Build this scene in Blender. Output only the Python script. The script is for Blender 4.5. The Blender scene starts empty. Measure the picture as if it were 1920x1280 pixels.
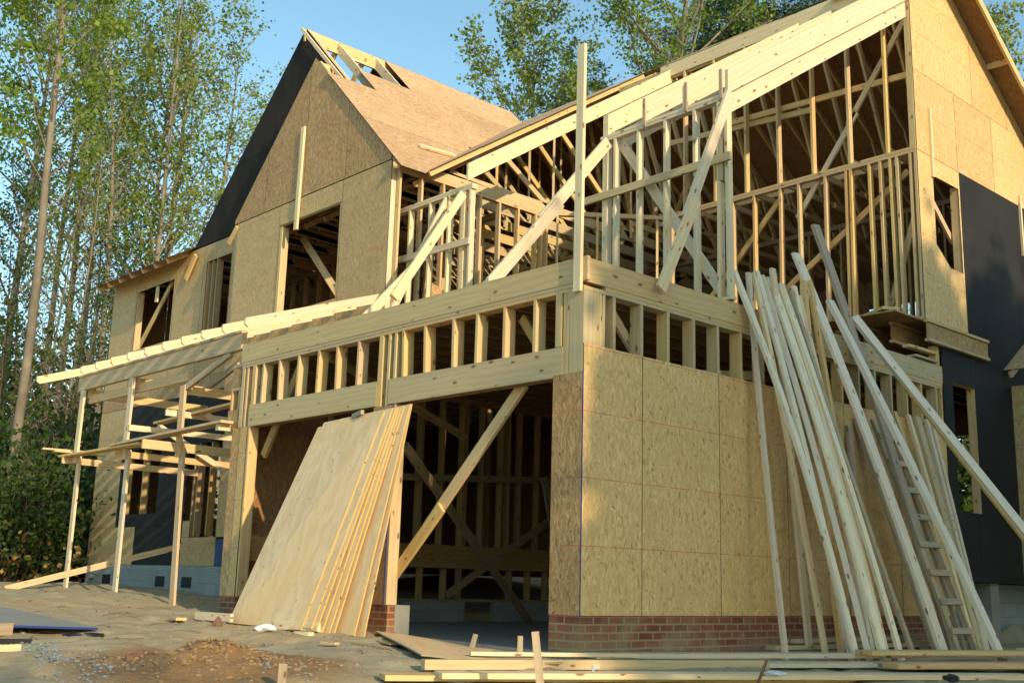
import bpy, bmesh, math, random
from mathutils import Vector, Matrix, noise
random.seed(7)
S = bpy.context.scene
COL = S.collection
V = Vector

# ------------------------------------------------------------------ camera
cam_d = bpy.data.cameras.new("camera")
cam = bpy.data.objects.new("camera", cam_d); COL.objects.link(cam)
_f = 2092.0
def _ray(px, py): return V((px-960.0, -(py-640.0), -_f)).normalized()
_Y = _ray(-1022, 1034); _X = _ray(3285, 1155)
_Z = _X.cross(_Y).normalized()
_X = (_X-_Y*(_X.dot(_Y)/2)).normalized(); _Y = _Z.cross(_X).normalized()
CAMPOS = V((-7.34, -7.02, 0.68))
m = Matrix((_X, _Y, _Z)).to_4x4(); m.translation = CAMPOS
cam.matrix_world = m
cam_d.sensor_width = 36; cam_d.lens = _f/1920*36
cam_d.clip_end = 2000; cam_d.clip_start = 0.05
S.camera = cam
# ------------------------------------------------------------------ light
SUN = V((-0.165, -1.0, 0.375)).normalized()
EL = math.asin(SUN.z); AZ = math.atan2(SUN.x, SUN.y)
w = bpy.data.worlds.new("World"); S.world = w; w.use_nodes = True
nt = w.node_tree; bg = nt.nodes["Background"]
sky = nt.nodes.new("ShaderNodeTexSky"); sky.sky_type = 'NISHITA'; sky.sun_disc = False
sky.sun_elevation = EL; sky.sun_rotation = AZ
sky.air_density = 1.0; sky.dust_density = 0.6; sky.ozone_density = 1.2; sky.altitude = 50
tint = nt.nodes.new("ShaderNodeMix"); tint.data_type = 'RGBA'; tint.blend_type = 'MULTIPLY'; tint.inputs[0].default_value = 1.0
tint.inputs[7].default_value = (0.84, 1.0, 0.89, 1)      # the camera's slightly cyan white balance
nt.links.new(sky.outputs[0], tint.inputs[6]); nt.links.new(tint.outputs[2], bg.inputs[0]); bg.inputs[1].default_value = 0.15
sd = bpy.data.lights.new("sun", 'SUN'); sd.energy = 2.7; sd.angle = math.radians(0.6); sd.color = (1.0, 0.80, 0.52)
so = bpy.data.objects.new("sun", sd); COL.objects.link(so)
so.rotation_euler = SUN.to_track_quat('Z', 'Y').to_euler(); so.location = (0, -30, 30)
vs = S.view_settings; vs.view_transform = 'Standard'; vs.look = 'None'; vs.gamma = 1; vs.exposure = 0.90
S.cycles.max_bounces = 8; S.cycles.diffuse_bounces = 5; S.cycles.transparent_max_bounces = 8

SUNNY = [(-2.45,-25,.96),(-1.5,-26.2,.98),(.8,-25.6,1.0),(2.9,-25,.96),(5.2,-25.5,.98),(7.6,-25,.95),(10,-26,.86),(12.6,-25,.82),(15.4,-25,.8),(19.5,-26,.8),
         (1.8,-28,1.0),(5,-28,.98),(-9.6,-25,-.86),(-12.5,-24,-.95),(-15.5,-26,-.95),(-19,-25,-1.0),(-11,-20,-.75)]
# ------------------------------------------------------------------ node helpers
class NM:
    def __init__(s, name):
        s.m = bpy.data.materials.new(name); s.m.use_nodes = True
        s.t = s.m.node_tree; s.b = s.t.nodes["Principled BSDF"]
        s.b.inputs["Roughness"].default_value = 0.8
        s.b.inputs["Specular IOR Level"].default_value = 0.25
    def n(s, typ, ins=None, **kw):
        nd = s.t.nodes.new("ShaderNode"+typ)
        for k, v in kw.items(): setattr(nd, k, v)
        for k, v in (ins or {}).items():
            i = nd.inputs[k]
            if isinstance(v, bpy.types.NodeSocket): s.t.links.new(v, i)
            else: i.default_value = v
        return nd
    def math(s, op, a, b=0.0, c=0.0, clamp=False):
        nd = s.n("Math", {0: a, 1: b, 2: c}, operation=op); nd.use_clamp = clamp; return nd.outputs[0]
    def vm(s, op, a, b=(0, 0, 0)):
        return s.n("VectorMath", {0: a, 1: b}, operation=op).outputs[0]
    def ramp(s, fac, stops, interp='LINEAR'):
        nd = s.n("ValToRGB", {0: fac}); cr = nd.color_ramp; cr.interpolation = interp
        while len(cr.elements) < len(stops): cr.elements.new(0.5)
        for e, (p, c) in zip(cr.elements, stops):
            e.position = p; e.color = (c[0], c[1], c[2], 1) if not isinstance(c, (int, float)) else (c, c, c, 1)
        return nd.outputs[0]
    def mix(s, fac, a, b, blend='MIX'):
        nd = s.n("Mix", data_type='RGBA', blend_type=blend)
        for i, v in ((0, fac), (6, a), (7, b)):
            if isinstance(v, bpy.types.NodeSocket): s.t.links.new(v, nd.inputs[i])
            else: nd.inputs[i].default_value = v if i == 0 else (v[0], v[1], v[2], 1)
        return nd.outputs[2]
    def noise(s, vec, scale, detail=3, rough=0.5, dist=0.0, out=0):
        return s.n("TexNoise", {"Vector": vec, "Scale": scale, "Detail": detail, "Roughness": rough, "Distortion": dist}).outputs[out]
    def uv(s): return s.n("UVMap").outputs[0]
    def obj(s): return s.n("TexCoord").outputs["Object"]
    def pos(s): return s.n("NewGeometry").outputs["Position"]
    def rnd(s): return s.n("ObjectInfo").outputs["Random"]
    def scale(s, v, x, y, z=1): return s.vm('MULTIPLY', v, (x, y, z))
    def rough(s, v):
        if isinstance(v, bpy.types.NodeSocket): s.t.links.new(v, s.b.inputs["Roughness"])
        else: s.b.inputs["Roughness"].default_value = v
    def col(s, c):
        if isinstance(c, bpy.types.NodeSocket): s.t.links.new(c, s.b.inputs["Base Color"])
        else: s.b.inputs["Base Color"].default_value = (c[0], c[1], c[2], 1)
    def bump(s, h, strength=0.5, dist=0.01):
        bn = s.n("Bump", {"Height": h, "Strength": strength, "Distance": dist})
        s.t.links.new(bn.outputs[0], s.b.inputs["Normal"])

def lumber_mat(name, light, dark, knot=(0.16, 0.075, 0.03), stain=0.0, var=0.22):
    M = NM(name); uv = M.uv()
    sep = M.n("SeparateXYZ", {0: uv})
    cell = M.math('FLOOR', M.math('DIVIDE', M.math('ADD', sep.outputs[1], 5.0), 10.0))
    wn = M.n("TexWhiteNoise", {"W": cell}, noise_dimensions='1D')
    rv = wn.outputs[0]; wn2 = M.n("TexWhiteNoise", {"W": M.math('ADD', cell, 91.3)}, noise_dimensions='1D').outputs[0]
    # cathedral grain: rings distorted along the length
    wob = M.noise(M.scale(uv, 1.1, 7), 1.0, 3, 0.5)
    g = M.math('ADD', M.math('MULTIPLY', sep.outputs[1], 95.0), M.math('MULTIPLY', wob, 15.0))
    rings = M.math('MULTIPLY', M.math('ADD', M.math('SINE', g), 1.0), 0.5)
    fib = M.noise(M.scale(uv, 5, 260), 1.0, 2, 0.6)
    f = M.math('ADD', M.math('MULTIPLY', rings, 0.34), M.math('MULTIPLY', fib, 0.55))
    big = M.noise(M.scale(uv, 1.7, 5), 1.0, 2, 0.6)
    f = M.math('ADD', f, M.math('MULTIPLY', M.math('SUBTRACT', big, 0.5), 0.6), clamp=True)
    c = M.mix(f, light, dark)
    # knots
    kv = M.n("TexVoronoi", {"Vector": M.scale(uv, 3.1, 7.5), "Scale": 1.0, "Randomness": 1.0}, voronoi_dimensions='2D')
    kc = M.n("SeparateColor", {0: kv.outputs["Color"]})
    on = M.math('GREATER_THAN', kc.outputs[0], 0.6)
    sz = M.math('MULTIPLY_ADD', kc.outputs[1], 0.09, 0.06)
    k = M.math('SUBTRACT', 1.0, M.math('DIVIDE', kv.outputs[0], sz), clamp=True)
    k = M.math('MULTIPLY', M.math('MINIMUM', M.math('MULTIPLY', k, 2.2), 1.0), on)
    halo = M.math('MULTIPLY', M.math('SUBTRACT', 1.0, M.math('DIVIDE', kv.outputs[0], 0.22), clamp=True), on)
    c = M.mix(M.math('MULTIPLY', halo, 0.45), c, dark)
    c = M.mix(M.math('MULTIPLY', k, 0.85), c, knot)
    if stain > 0:
        st = M.noise(M.scale(uv, 2.3, 9), 1.0, 5, 0.7)
        st = M.math('MULTIPLY', M.ramp(st, [(0.56, 0), (0.72, 1)]), stain)
        st = M.math('MULTIPLY', st, M.math('GREATER_THAN', wn2, 0.35))
        c = M.mix(st, c, (0.20, 0.17, 0.15))
    hs = M.n("HueSaturation", {"Hue": M.math('MULTIPLY_ADD', wn2, 0.02, 0.49), "Saturation": M.math('MULTIPLY_ADD', rv, 0.3, 0.85),
                               "Value": M.math('MULTIPLY_ADD', rv, var, 1.0-var*0.5), "Color": c})
    M.col(hs.outputs[0]); M.rough(0.62)
    M.bump(f, 0.25, 0.002)
    return M.m

def osb_mat(name, tones, dark=(0.15, 0.075, 0.028), lines=True, horiz=False):
    M = NM(name); uv0 = M.uv(); r = M.rnd()
    off = M.n("CombineXYZ", {0: M.math('MULTIPLY', r, 37.0), 1: M.math('MULTIPLY', r, 53.0)}).outputs[0]
    uv = M.vm('ADD', uv0, off)
    if horiz:
        uv = M.n("VectorRotate", {"Vector": uv, "Angle": math.pi/2}, rotation_type='Z_AXIS').outputs[0]
    warp = M.vm('SCALE', M.vm('SUBTRACT', M.noise(uv, 6.0, 2, 0.5, out=1), (0.5, 0.5, 0.5)))
    M.t.nodes[-1].inputs[3].default_value = 0.035
    uvw = M.vm('ADD', uv, warp)
    layers = []
    for i, (a, sx, sy) in enumerate(((0.10, 95, 17), (-0.22, 80, 13), (0.5, 75, 16), (-1.1, 70, 22))):
        rot = M.n("VectorRotate", {"Vector": M.vm('ADD', uvw, (i*3.7, i*1.3, 0)), "Angle": a}, rotation_type='Z_AXIS').outputs[0]
        vv = M.n("TexVoronoi", {"Vector": M.scale(rot, sx, sy), "Scale": 1.0}, voronoi_dimensions='2D')
        sc = M.n("SeparateColor", {0: vv.outputs["Color"]})
        layers.append((sc.outputs[0], sc.outputs[1]))
    val, pick = layers[0]
    for j in (1, 2, 3):
        mk = M.math('GREATER_THAN', layers[j][1], 0.6 if j < 2 else (0.78 if j == 2 else 0.9))
        val = M.math('ADD', M.math('MULTIPLY', val, M.math('SUBTRACT', 1.0, mk)), M.math('MULTIPLY', layers[j][0], mk))
    fine = M.noise(M.scale(uv, 160, 40), 1.0, 2, 0.6)
    val2 = M.math('ADD', M.math('MULTIPLY', val, 0.85), M.math('MULTIPLY', fine, 0.15))
    c = M.ramp(val2, [(0.0, tones[0]), (0.3, tones[1]), (0.75, tones[2]), (1.0, tones[3])])
    big = M.noise(uv, 1.3, 3, 0.55)
    c = M.mix(M.ramp(big, [(0.35, 0), (0.75, 0.3)]), c, tones[0])
    for q, (a, sx, sy, th, cc, am) in enumerate(((-0.15, 50, 13, 0.974, dark, 0.5), (0.35, 38, 9, 0.95, tones[3], 0.5), (-0.7, 42, 20, 0.985, dark, 0.55))):
        rot = M.n("VectorRotate", {"Vector": M.vm('ADD', uvw, (q*7.7+2, q*2.3, 0)), "Angle": a}, rotation_type='Z_AXIS').outputs[0]
        vv = M.n("TexVoronoi", {"Vector": M.scale(rot, sx, sy), "Scale": 1.0}, voronoi_dimensions='2D')
        rr = M.n("SeparateColor", {0: vv.outputs["Color"]}).outputs[0]
        core = M.math('LESS_THAN', vv.outputs[0], 0.42)
        c = M.mix(M.math('MULTIPLY', M.math('MULTIPLY', M.math('GREATER_THAN', rr, th), core), am), c, cc)
    if lines:
        sp = M.n("SeparateXYZ", {0: uv0})
        vv_ = M.math('MODULO', M.math('ADD', sp.outputs[1], 20*0.61+0.003), 0.61)
        ln = M.math('LESS_THAN', vv_, 0.008)
        brk = M.math('GREATER_THAN', M.noise(M.scale(uv, 9, 9), 1.0, 2), 0.42)
        c = M.mix(M.math('MULTIPLY', M.math('MULTIPLY', ln, brk), 0.8), c, (0.55, 0.10, 0.06))
    hs = M.n("HueSaturation", {"Hue": 0.5, "Saturation": 1.0, "Value": M.math('MULTIPLY_ADD', r, 0.2, 0.92), "Color": c})
    M.col(hs.outputs[0]); M.rough(0.6); M.bump(val2, 0.35, 0.003)
    return M.m

MT = {}
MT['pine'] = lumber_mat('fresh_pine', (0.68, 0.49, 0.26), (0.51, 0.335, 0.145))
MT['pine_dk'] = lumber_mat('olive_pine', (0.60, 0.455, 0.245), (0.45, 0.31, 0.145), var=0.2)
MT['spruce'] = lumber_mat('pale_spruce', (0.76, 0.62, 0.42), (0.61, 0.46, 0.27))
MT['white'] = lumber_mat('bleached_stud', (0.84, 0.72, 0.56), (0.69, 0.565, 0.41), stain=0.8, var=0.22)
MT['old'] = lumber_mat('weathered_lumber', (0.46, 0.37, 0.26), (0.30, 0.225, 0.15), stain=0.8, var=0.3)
MT['brown_shade_wood'] = lumber_mat('brown_shaded_lumber', (0.40, 0.27, 0.13), (0.27, 0.17, 0.075))  # darker lumber copy: interior shade put into the colour; also a brown scrap
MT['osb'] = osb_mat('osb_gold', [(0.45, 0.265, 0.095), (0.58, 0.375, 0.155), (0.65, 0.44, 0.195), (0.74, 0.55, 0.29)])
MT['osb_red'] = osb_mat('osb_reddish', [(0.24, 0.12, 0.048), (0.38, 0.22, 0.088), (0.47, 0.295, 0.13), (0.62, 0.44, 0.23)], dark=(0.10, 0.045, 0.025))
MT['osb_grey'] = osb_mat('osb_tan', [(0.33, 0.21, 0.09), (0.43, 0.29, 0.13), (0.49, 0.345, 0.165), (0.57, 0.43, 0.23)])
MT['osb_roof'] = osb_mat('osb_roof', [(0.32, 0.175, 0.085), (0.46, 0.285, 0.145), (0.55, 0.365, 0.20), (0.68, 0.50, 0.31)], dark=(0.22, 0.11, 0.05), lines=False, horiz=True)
MT['osb_shade'] = osb_mat('osb_shaded', [(0.17, 0.085, 0.03), (0.23, 0.12, 0.05), (0.28, 0.155, 0.07), (0.34, 0.20, 0.10)], lines=False)  # OSB copy with the shade of undersides and interiors put into its colour

def felt():
    M = NM('black_felt'); uv = M.uv()
    a = M.noise(uv, 0.9, 4, 0.6); b = M.noise(uv, 90, 2, 0.6)
    c = M.mix(M.ramp(a, [(0.35, 0), (0.75, 1)]), (0.010, 0.010, 0.0105), (0.024, 0.023, 0.023))
    c = M.mix(M.math('MULTIPLY', b, 0.3), c, (0.055, 0.053, 0.05))
    M.col(c); M.rough(0.85); M.bump(M.math('ADD', M.math('MULTIPLY', a, 2.0), b), 0.3, 0.004); return M.m
MT['felt'] = felt()
def felt_brown():
    M = NM('gable_felt'); uv = M.uv()
    a = M.noise(M.scale(uv, 2.2, 0.8), 1.0, 4, 0.65); b = M.noise(uv, 60, 2, 0.6)
    c = M.mix(M.ramp(a, [(0.38, 0), (0.72, 1)]), (0.008, 0.0075, 0.0075), (0.030, 0.020, 0.015))
    c = M.mix(M.math('MULTIPLY', b, 0.25), c, (0.03, 0.024, 0.02))
    M.col(c); M.rough(0.9); M.bump(a, 0.3, 0.01); return M.m
MT['gfelt'] = felt_brown()
def brick(name, c1, c2, mortar, bw, bh, ms, rough=0.85):
    M = NM(name); uv = M.uv()
    w_ = M.vm('SCALE', M.vm('SUBTRACT', M.noise(uv, 8, 2, 0.5, out=1), (0.5, 0.5, 0.5))); M.t.nodes[-1].inputs[3].default_value = 0.008
    uv = M.vm('ADD', uv, w_)
    bt = M.n("TexBrick", {"Vector": uv, "Color1": (*c1, 1), "Color2": (*c2, 1), "Mortar": (*mortar, 1), "Scale": 1.0,
                          "Mortar Size": ms, "Mortar Smooth": 0.15, "Bias": 0.0, "Brick Width": bw, "Row Height": bh})
    n1 = M.noise(uv, 22, 4, 0.65); n2 = M.noise(uv, 2.2, 3, 0.6)
    c = M.mix(M.math('MULTIPLY', n1, 0.35), bt.outputs[0], mortar, 'MULTIPLY')
    c = M.mix(M.ramp(n2, [(0.48, 0), (0.75, 0.5)]), c, mortar)
    sy = M.n('SeparateXYZ', {0: uv}).outputs[1]; mud = M.math('MULTIPLY', M.math('SUBTRACT', M.math('MULTIPLY', n2, 0.5), M.math('ADD', sy, 0.42)), 4.0, clamp=True)
    c = M.mix(M.math('MULTIPLY', mud, 0.6), c, (0.36, 0.28, 0.17))
    M.col(c); M.rough(rough)
    M.bump(M.math('ADD', M.math('MULTIPLY', bt.outputs[1], -1.0), M.math('MULTIPLY', n1, 0.3)), 0.8, 0.006); return M.m
MT['brick'] = brick('red_brick', (0.20, 0.055, 0.037), (0.33, 0.11, 0.07), (0.33, 0.27, 0.15), 0.205, 0.0715, 0.009)
MT['cmu'] = brick('grey_block', (0.27, 0.29, 0.29), (0.33, 0.345, 0.34), (0.24, 0.25, 0.245), 0.41, 0.2, 0.005, 0.9)
def concrete():
    M = NM('concrete'); p = M.pos(); a = M.noise(p, 1.5, 5, 0.6); b = M.noise(p, 40, 2, 0.5)
    c = M.mix(a, (0.20, 0.20, 0.185), (0.33, 0.32, 0.29)); c = M.mix(M.math('MULTIPLY', b, 0.3), c, (0.16, 0.15, 0.13)); M.col(c); M.rough(0.85); M.bump(b, 0.2, 0.003); return M.m
MT['conc'] = concrete()
def plain(name, c, rough=0.7, var=0.25, sc=8, metal=0):
    M = NM(name); p = M.obj(); a = M.noise(p, sc, 4, 0.6)
    M.col(M.mix(a, tuple(x*(1-var) for x in c), tuple(min(1, x*(1+var)) for x in c))); M.rough(rough); M.b.inputs["Metallic"].default_value = metal
    M.bump(a, 0.2, 0.003); return M.m
MT['blue'] = plain('blue_edge_paint', (0.02, 0.04, 0.19), 0.6)
MT['edge'] = plain('sealed_edge', (0.045, 0.06, 0.05), 0.7)
MT['bluewrap'] = plain('blue_housewrap', (0.03, 0.07, 0.16), 0.7)
MT['vent'] = plain('vent_grille', (0.02, 0.02, 0.022), 0.7)
MT['white_plastic'] = plain('white_plastic', (0.72, 0.73, 0.74), 0.45)
MT['black_plastic'] = plain('black_plastic', (0.012, 0.012, 0.013), 0.4)
MT['rust'] = plain('rusty_steel', (0.16, 0.085, 0.055), 0.8, 0.4, 30)
MT['steel'] = plain('galvanised_plate', (0.45, 0.47, 0.5), 0.4, 0.2, 30, 0.8)

def ply():
    M = NM('plywood_veneer'); uv = M.uv(); r = M.rnd()
    uv = M.vm('ADD', uv, M.n("CombineXYZ", {0: M.math('MULTIPLY', r, 17.0), 1: M.math('MULTIPLY', r, 9.0)}).outputs[0])
    sp = M.n("SeparateXYZ", {0: uv})
    wb = M.noise(M.scale(uv, 2.6, 0.9), 1.0, 6, 0.6)
    g = M.math('ADD', M.math('MULTIPLY', sp.outputs[0], 26.0), M.math('MULTIPLY', wb, 42.0))
    rings = M.math('MULTIPLY', M.math('ADD', M.math('SINE', g), 1.0), 0.5)
    fib = M.noise(M.scale(uv, 70, 5), 1.0, 4, 0.65)
    f = M.math('ADD', M.math('MULTIPLY', rings, 0.28), M.math('MULTIPLY', fib, 0.75), clamp=True)
    c = M.mix(f, (0.84, 0.66, 0.43), (0.52, 0.345, 0.175))
    pt = M.n("TexVoronoi", {"Vector": M.scale(uv, 7.0, 3.0), "Scale": 1.0}, voronoi_dimensions='2D')
    pc = M.n("SeparateColor", {0: pt.outputs["Color"]})
    k = M.math('MULTIPLY', M.math('LESS_THAN', pt.outputs[0], 0.05), M.math('GREATER_THAN', pc.outputs[0], 0.62))
    c = M.mix(M.math('MULTIPLY', k, 0.8), c, (0.17, 0.08, 0.035))
    bg_ = M.noise(M.scale(uv, 1.6, 0.8), 1.0, 4, 0.6)
    c = M.mix(M.ramp(bg_, [(0.42, 0), (0.66, 0.75)]), c, (0.70, 0.47, 0.22))
    M.col(c); M.rough(0.6); M.bump(f, 0.2, 0.002); return M.m
MT['ply'] = ply()
def plyedge():
    M = NM('plywood_edge'); uv = M.uv(); sp = M.n("SeparateXYZ", {0: M.obj()})
    a = M.noise(M.obj(), 60, 2, 0.6)
    c = M.mix(a, (0.62, 0.44, 0.16), (0.46, 0.29, 0.10))
    k = M.math('GREATER_THAN', M.noise(M.obj(), 14, 1, 0.5), 0.68)
    c = M.mix(k, c, (0.12, 0.05, 0.02)); M.col(c); M.rough(0.7); return M.m
MT['plyedge'] = plyedge()

# ------------------------------------------------------------------ mesh helpers
class MB:
    def __init__(s): s.v = []; s.f = []; s.uv = []; s.mi = []
    def quad(s, pts, uvs, mi=0):
        b = len(s.v); s.v += [tuple(p) for p in pts]; s.f.append(tuple(range(b, b+len(pts)))); s.uv += uvs; s.mi.append(mi)
    def board(s, a, b, w, t, wdir=(0, 0, 1), seg=1, bow=0.0, bowdir=None, mi=0, taper=1.0):
        a = V(a); b = V(b); d = b-a; L = d.length; x = d.normalized()
        wd = V(wdir); y = (wd-x*wd.dot(x))
        if y.length < 1e-4: y = x.orthogonal()
        y.normalize(); z = x.cross(y)
        bd = (V(bowdir) if bowdir else z); u0 = random.uniform(0, 40); k = random.randint(0, 400)*10.0
        base = len(s.v)
        for i in range(seg+1):
            t_ = i/seg; c = a+d*t_+bd*(bow*4*t_*(1-t_)); q = 1+(taper-1)*t_
            for sy, sz in ((-1, -1), (1, -1), (1, 1), (-1, 1)):
                s.v.append(tuple(c+y*(sy*w/2*q)+z*(sz*t/2*q)))
        cr = [0, w, w+t, 2*w+t, 2*w+2*t]
        for i in range(seg):
            for j in range(4):
                j2 = (j+1) % 4
                A = base+i*4
                s.f.append((A+j, A+j2, A+4+j2, A+4+j)[::-1]); s.mi.append(mi)
                ua = u0+L*i/seg; ub = u0+L*(i+1)/seg
                va = k+cr[j]; vb = k+cr[j+1]
                s.uv += [(ua, va), (ua, vb), (ub, vb), (ub, va)][::-1]
        e = base+seg*4
        s.f.append((base, base+1, base+2, base+3)); s.mi.append(mi); s.uv += [(u0, k), (u0+.01, k+w), (u0+.02, k+w), (u0+.02, k)]
        s.f.append((e+3, e+2, e+1, e)); s.mi.append(mi); s.uv += [(u0, k), (u0+.01, k+w), (u0+.02, k+w), (u0+.02, k)]
        return s
    def box(s, x0, x1, y0, y1, z0, z1, mi=0):
        D = [x1-x0, y1-y0, z1-z0]; c = V(((x0+x1)/2, (y0+y1)/2, (z0+z1)/2)); ax = D.index(max(D))
        o = sorted([i for i in range(3) if i != ax], key=lambda i: -D[i])
        e = [V((1, 0, 0)), V((0, 1, 0)), V((0, 0, 1))]
        return s.board(c-e[ax]*D[ax]/2, c+e[ax]*D[ax]/2, D[o[0]], D[o[1]], e[o[0]], mi=mi)
    def prism(s, poly, th, U, W, o=None, mi=0, emi=None):
        """poly: list of 3d points, th: thickness vector; uv = ((p-o).U,(p-o).W)"""
        poly = [V(p) for p in poly]; th = V(th); U = V(U); W = V(W); o = V(o) if o is not None else poly[0]
        n = len(poly); nrm = V((0, 0, 0))
        for i in range(n): nrm += poly[i].cross(poly[(i+1) % n])
        if nrm.dot(th) > 0: poly = poly[::-1]
        q = [p+th for p in poly]
        f = lambda p: ((p-o).dot(U), (p-o).dot(W))
        s.quad(poly, [f(p) for p in poly], mi); s.quad(q[::-1], [f(p) for p in q[::-1]], mi)
        for i in range(n):
            j = (i+1) % n; pts = [poly[j], poly[i], q[i], q[j]]
            s.quad(pts, [f(p) for p in pts], mi if emi is None else emi)
        return s
    def build(s, name, mat, parent=None, origin=None, smooth=False):
        if origin is None:
            n = len(s.v); o = V((sum(p[0] for p in s.v)/n, sum(p[1] for p in s.v)/n, min(p[2] for p in s.v)))
        else: o = V(origin)
        me = bpy.data.meshes.new(name)
        me.from_pydata([(p[0]-o.x, p[1]-o.y, p[2]-o.z) for p in s.v], [], s.f)
        l = me.uv_layers.new(name="UVMap"); fl = []
        for u in s.uv: fl += [u[0], u[1]]
        if fl: l.data.foreach_set("uv", fl)
        mats = mat if isinstance(mat, (list, tuple)) else [mat]
        for m_ in mats: me.materials.append(MT[m_] if isinstance(m_, str) else m_)
        if len(mats) > 1: me.polygons.foreach_set("material_index", s.mi)
        if smooth: me.polygons.foreach_set("use_smooth", [True]*len(me.polygons))
        me.update()
        ob = bpy.data.objects.new(name, me); COL.objects.link(ob)
        place(ob, o, parent); return ob
WORLD = {}
def place(ob, o, parent):
    if parent is not None: ob.parent = parent; ob.location = o-WORLD[parent.name]
    else: ob.location = o
    WORLD[ob.name] = V(o)
def tag(o, label=None, cat=None, group=None, kind=None):
    if label: o['label'] = label
    if cat: o['category'] = cat
    if group: o['group'] = group
    if kind: o['kind'] = kind
    return o
def empty(name, loc, label, cat, group=None):
    o = bpy.data.objects.new(name, None); COL.objects.link(o); place(o, V(loc), None); o.empty_display_size = 0.2
    return tag(o, label, cat, group)
def B(name, x0, x1, y0, y1, z0, z1, mat, parent): return MB().box(x0, x1, y0, y1, z0, z1).build(name, mat, parent)
def BD(name, a, b, w, t, wdir, mat, parent=None, **k): return MB().board(a, b, w, t, wdir, **k).build(name, mat, parent)

def sheet(name, axis, P, th, u0, u1, v0, v1, mat, parent, holes=(), clips=(), vref=0.4, uref=0.0):
    """one sheet in plane axis=P; outer face at P, thickness th inward (signed). holes rects or clip half planes (pu,pv,nu,nv) drop nu side"""
    bm = bmesh.new()
    us = sorted({u0, u1} | {h for H in holes for h in H[:2] if u0 < h < u1}); vs_ = sorted({v0, v1} | {h for H in holes for h in H[2:] if v0 < h < v1})
    def p3(u, v): return V((P, u, v)) if axis == 'x' else V((u, P, v))
    vd = {}
    def gv(u, v):
        if (u, v) not in vd: vd[(u, v)] = bm.verts.new(p3(u, v))
        return vd[(u, v)]
    for i in range(len(us)-1):
        for j in range(len(vs_)-1):
            cu, cv = (us[i]+us[i+1])/2, (vs_[j]+vs_[j+1])/2
            if any(H[0] < cu < H[1] and H[2] < cv < H[3] for H in holes): continue
            bm.faces.new([gv(us[i], vs_[j]), gv(us[i+1], vs_[j]), gv(us[i+1], vs_[j+1]), gv(us[i], vs_[j+1])])
    for (pu, pv, nu, nv) in clips:
        no = V((0, nu, nv)) if axis == 'x' else V((nu, 0, nv))
        bmesh.ops.bisect_plane(bm, geom=bm.verts[:]+bm.edges[:]+bm.faces[:], plane_co=p3(pu, pv), plane_no=no, clear_outer=True)
    if not bm.faces: bm.free(); return None
    r = bmesh.ops.extrude_face_region(bm, geom=bm.faces[:])
    tv = V((th, 0, 0)) if axis == 'x' else V((0, th, 0))
    bmesh.ops.translate(bm, verts=[g for g in r['geom'] if isinstance(g, bmesh.types.BMVert)], vec=tv)
    bmesh.ops.recalc_face_normals(bm, faces=bm.faces[:])
    uvl = bm.loops.layers.uv.new("UVMap")
    for f in bm.faces:
        for l in f.loops:
            c = l.vert.co; l[uvl].uv = ((c.y if axis == 'x' else c.x)-uref, c.z-vref)
    for f in bm.faces:
        f.material_index = 0 if abs(f.normal.x if axis == 'x' else f.normal.y) > .5 else 1
    o = p3((u0+u1)/2, v0)
    bmesh.ops.translate(bm, verts=bm.verts[:], vec=-o)
    me = bpy.data.meshes.new(name); bm.to_mesh(me); bm.free(); me.materials.append(MT[mat] if isinstance(mat, str) else mat); me.materials.append(MT['felt' if mat == 'felt' else 'edge'])
    ob = bpy.data.objects.new(name, me); COL.objects.link(ob); place(ob, o, parent); return ob
def sheathe(name, axis, P, th, cuts, v0, v1, mat, parent, holes=(), clips=(), vref=0.4, gap=0.0045):
    for a, b in zip(cuts[:-1], cuts[1:]):
        sheet(name, axis, P, th, a+gap, b-gap, v0, v1, mat, parent, holes, clips, vref)

# ------------------------------------------------------------------ ground
def gz(x, y):
    s = -(0.66*x+0.72*y)
    z = 0.03+0.026*min(max(y, -2), 14)-0.06*max(0.0, min(s, 14)-0.5)
    d = 0.66*(x+7.3)+0.72*(y+7.0)
    if y < -3: d = 0
    if d > 26: z += 0.07*(d-26) if d < 34 else 0.56+0.10*min(d-34, 45)
    if x > 8.5: z += 0.05*min(x-8.5, 3)
    return z
MOUND = [(-3.2, .82, 0.42, 0.12), (-2.95, 0.65, 0.35, 0.07), (-3.6, 0.5, 0.4, 0.05), (-3.0, 0.1, 0.5, 0.04), (-0.75, -0.35, 0.35, 0.05), (1.0, 10.6, 0.7, 0.10), (0.6, 12.5, 0.9, 0.09), (-0.6, 9.5, 1.4, 0.07), (9.6, -0.2, 0.6, 0.4)]
def gfull(x, y):
    z = gz(x, y)
    near = abs(x) < 14 and abs(y) < 20
    ins = (x > -0.15 and 0.0 < y < 6.3 and x < 7.1)
    for cx, cy, r, h in MOUND:
        q = ((x-cx)**2+(y-cy)**2)/(r*r)
        if q < 6: z += h*math.exp(-q)*(1+0.5*noise.fractal(V((x*5, y*5, 3)), 0.9, 2.0, 4))
    if ins: return min(z, 0.02)
    p = V((x*0.6, y*0.6, 0)); z += 0.045*noise.fractal(p, 1.0, 2.0, 4)
    if near:
        z += 0.018*noise.fractal(V((x*3.5, y*3.5, 7)), 0.9, 2.1, 5)
        q = noise.noise(V((x*1.1+y*0.35, y*0.25, 4)))
        if x < -.2: z -= 0.05*max(0.0, 1-abs(q)*7)*(0.6+0.6*noise.noise(V((x*2, y*2, 9))))
    if x > 0 and -1.9 < y < 0.1: z = min(z, 0.03)
    return z
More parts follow.
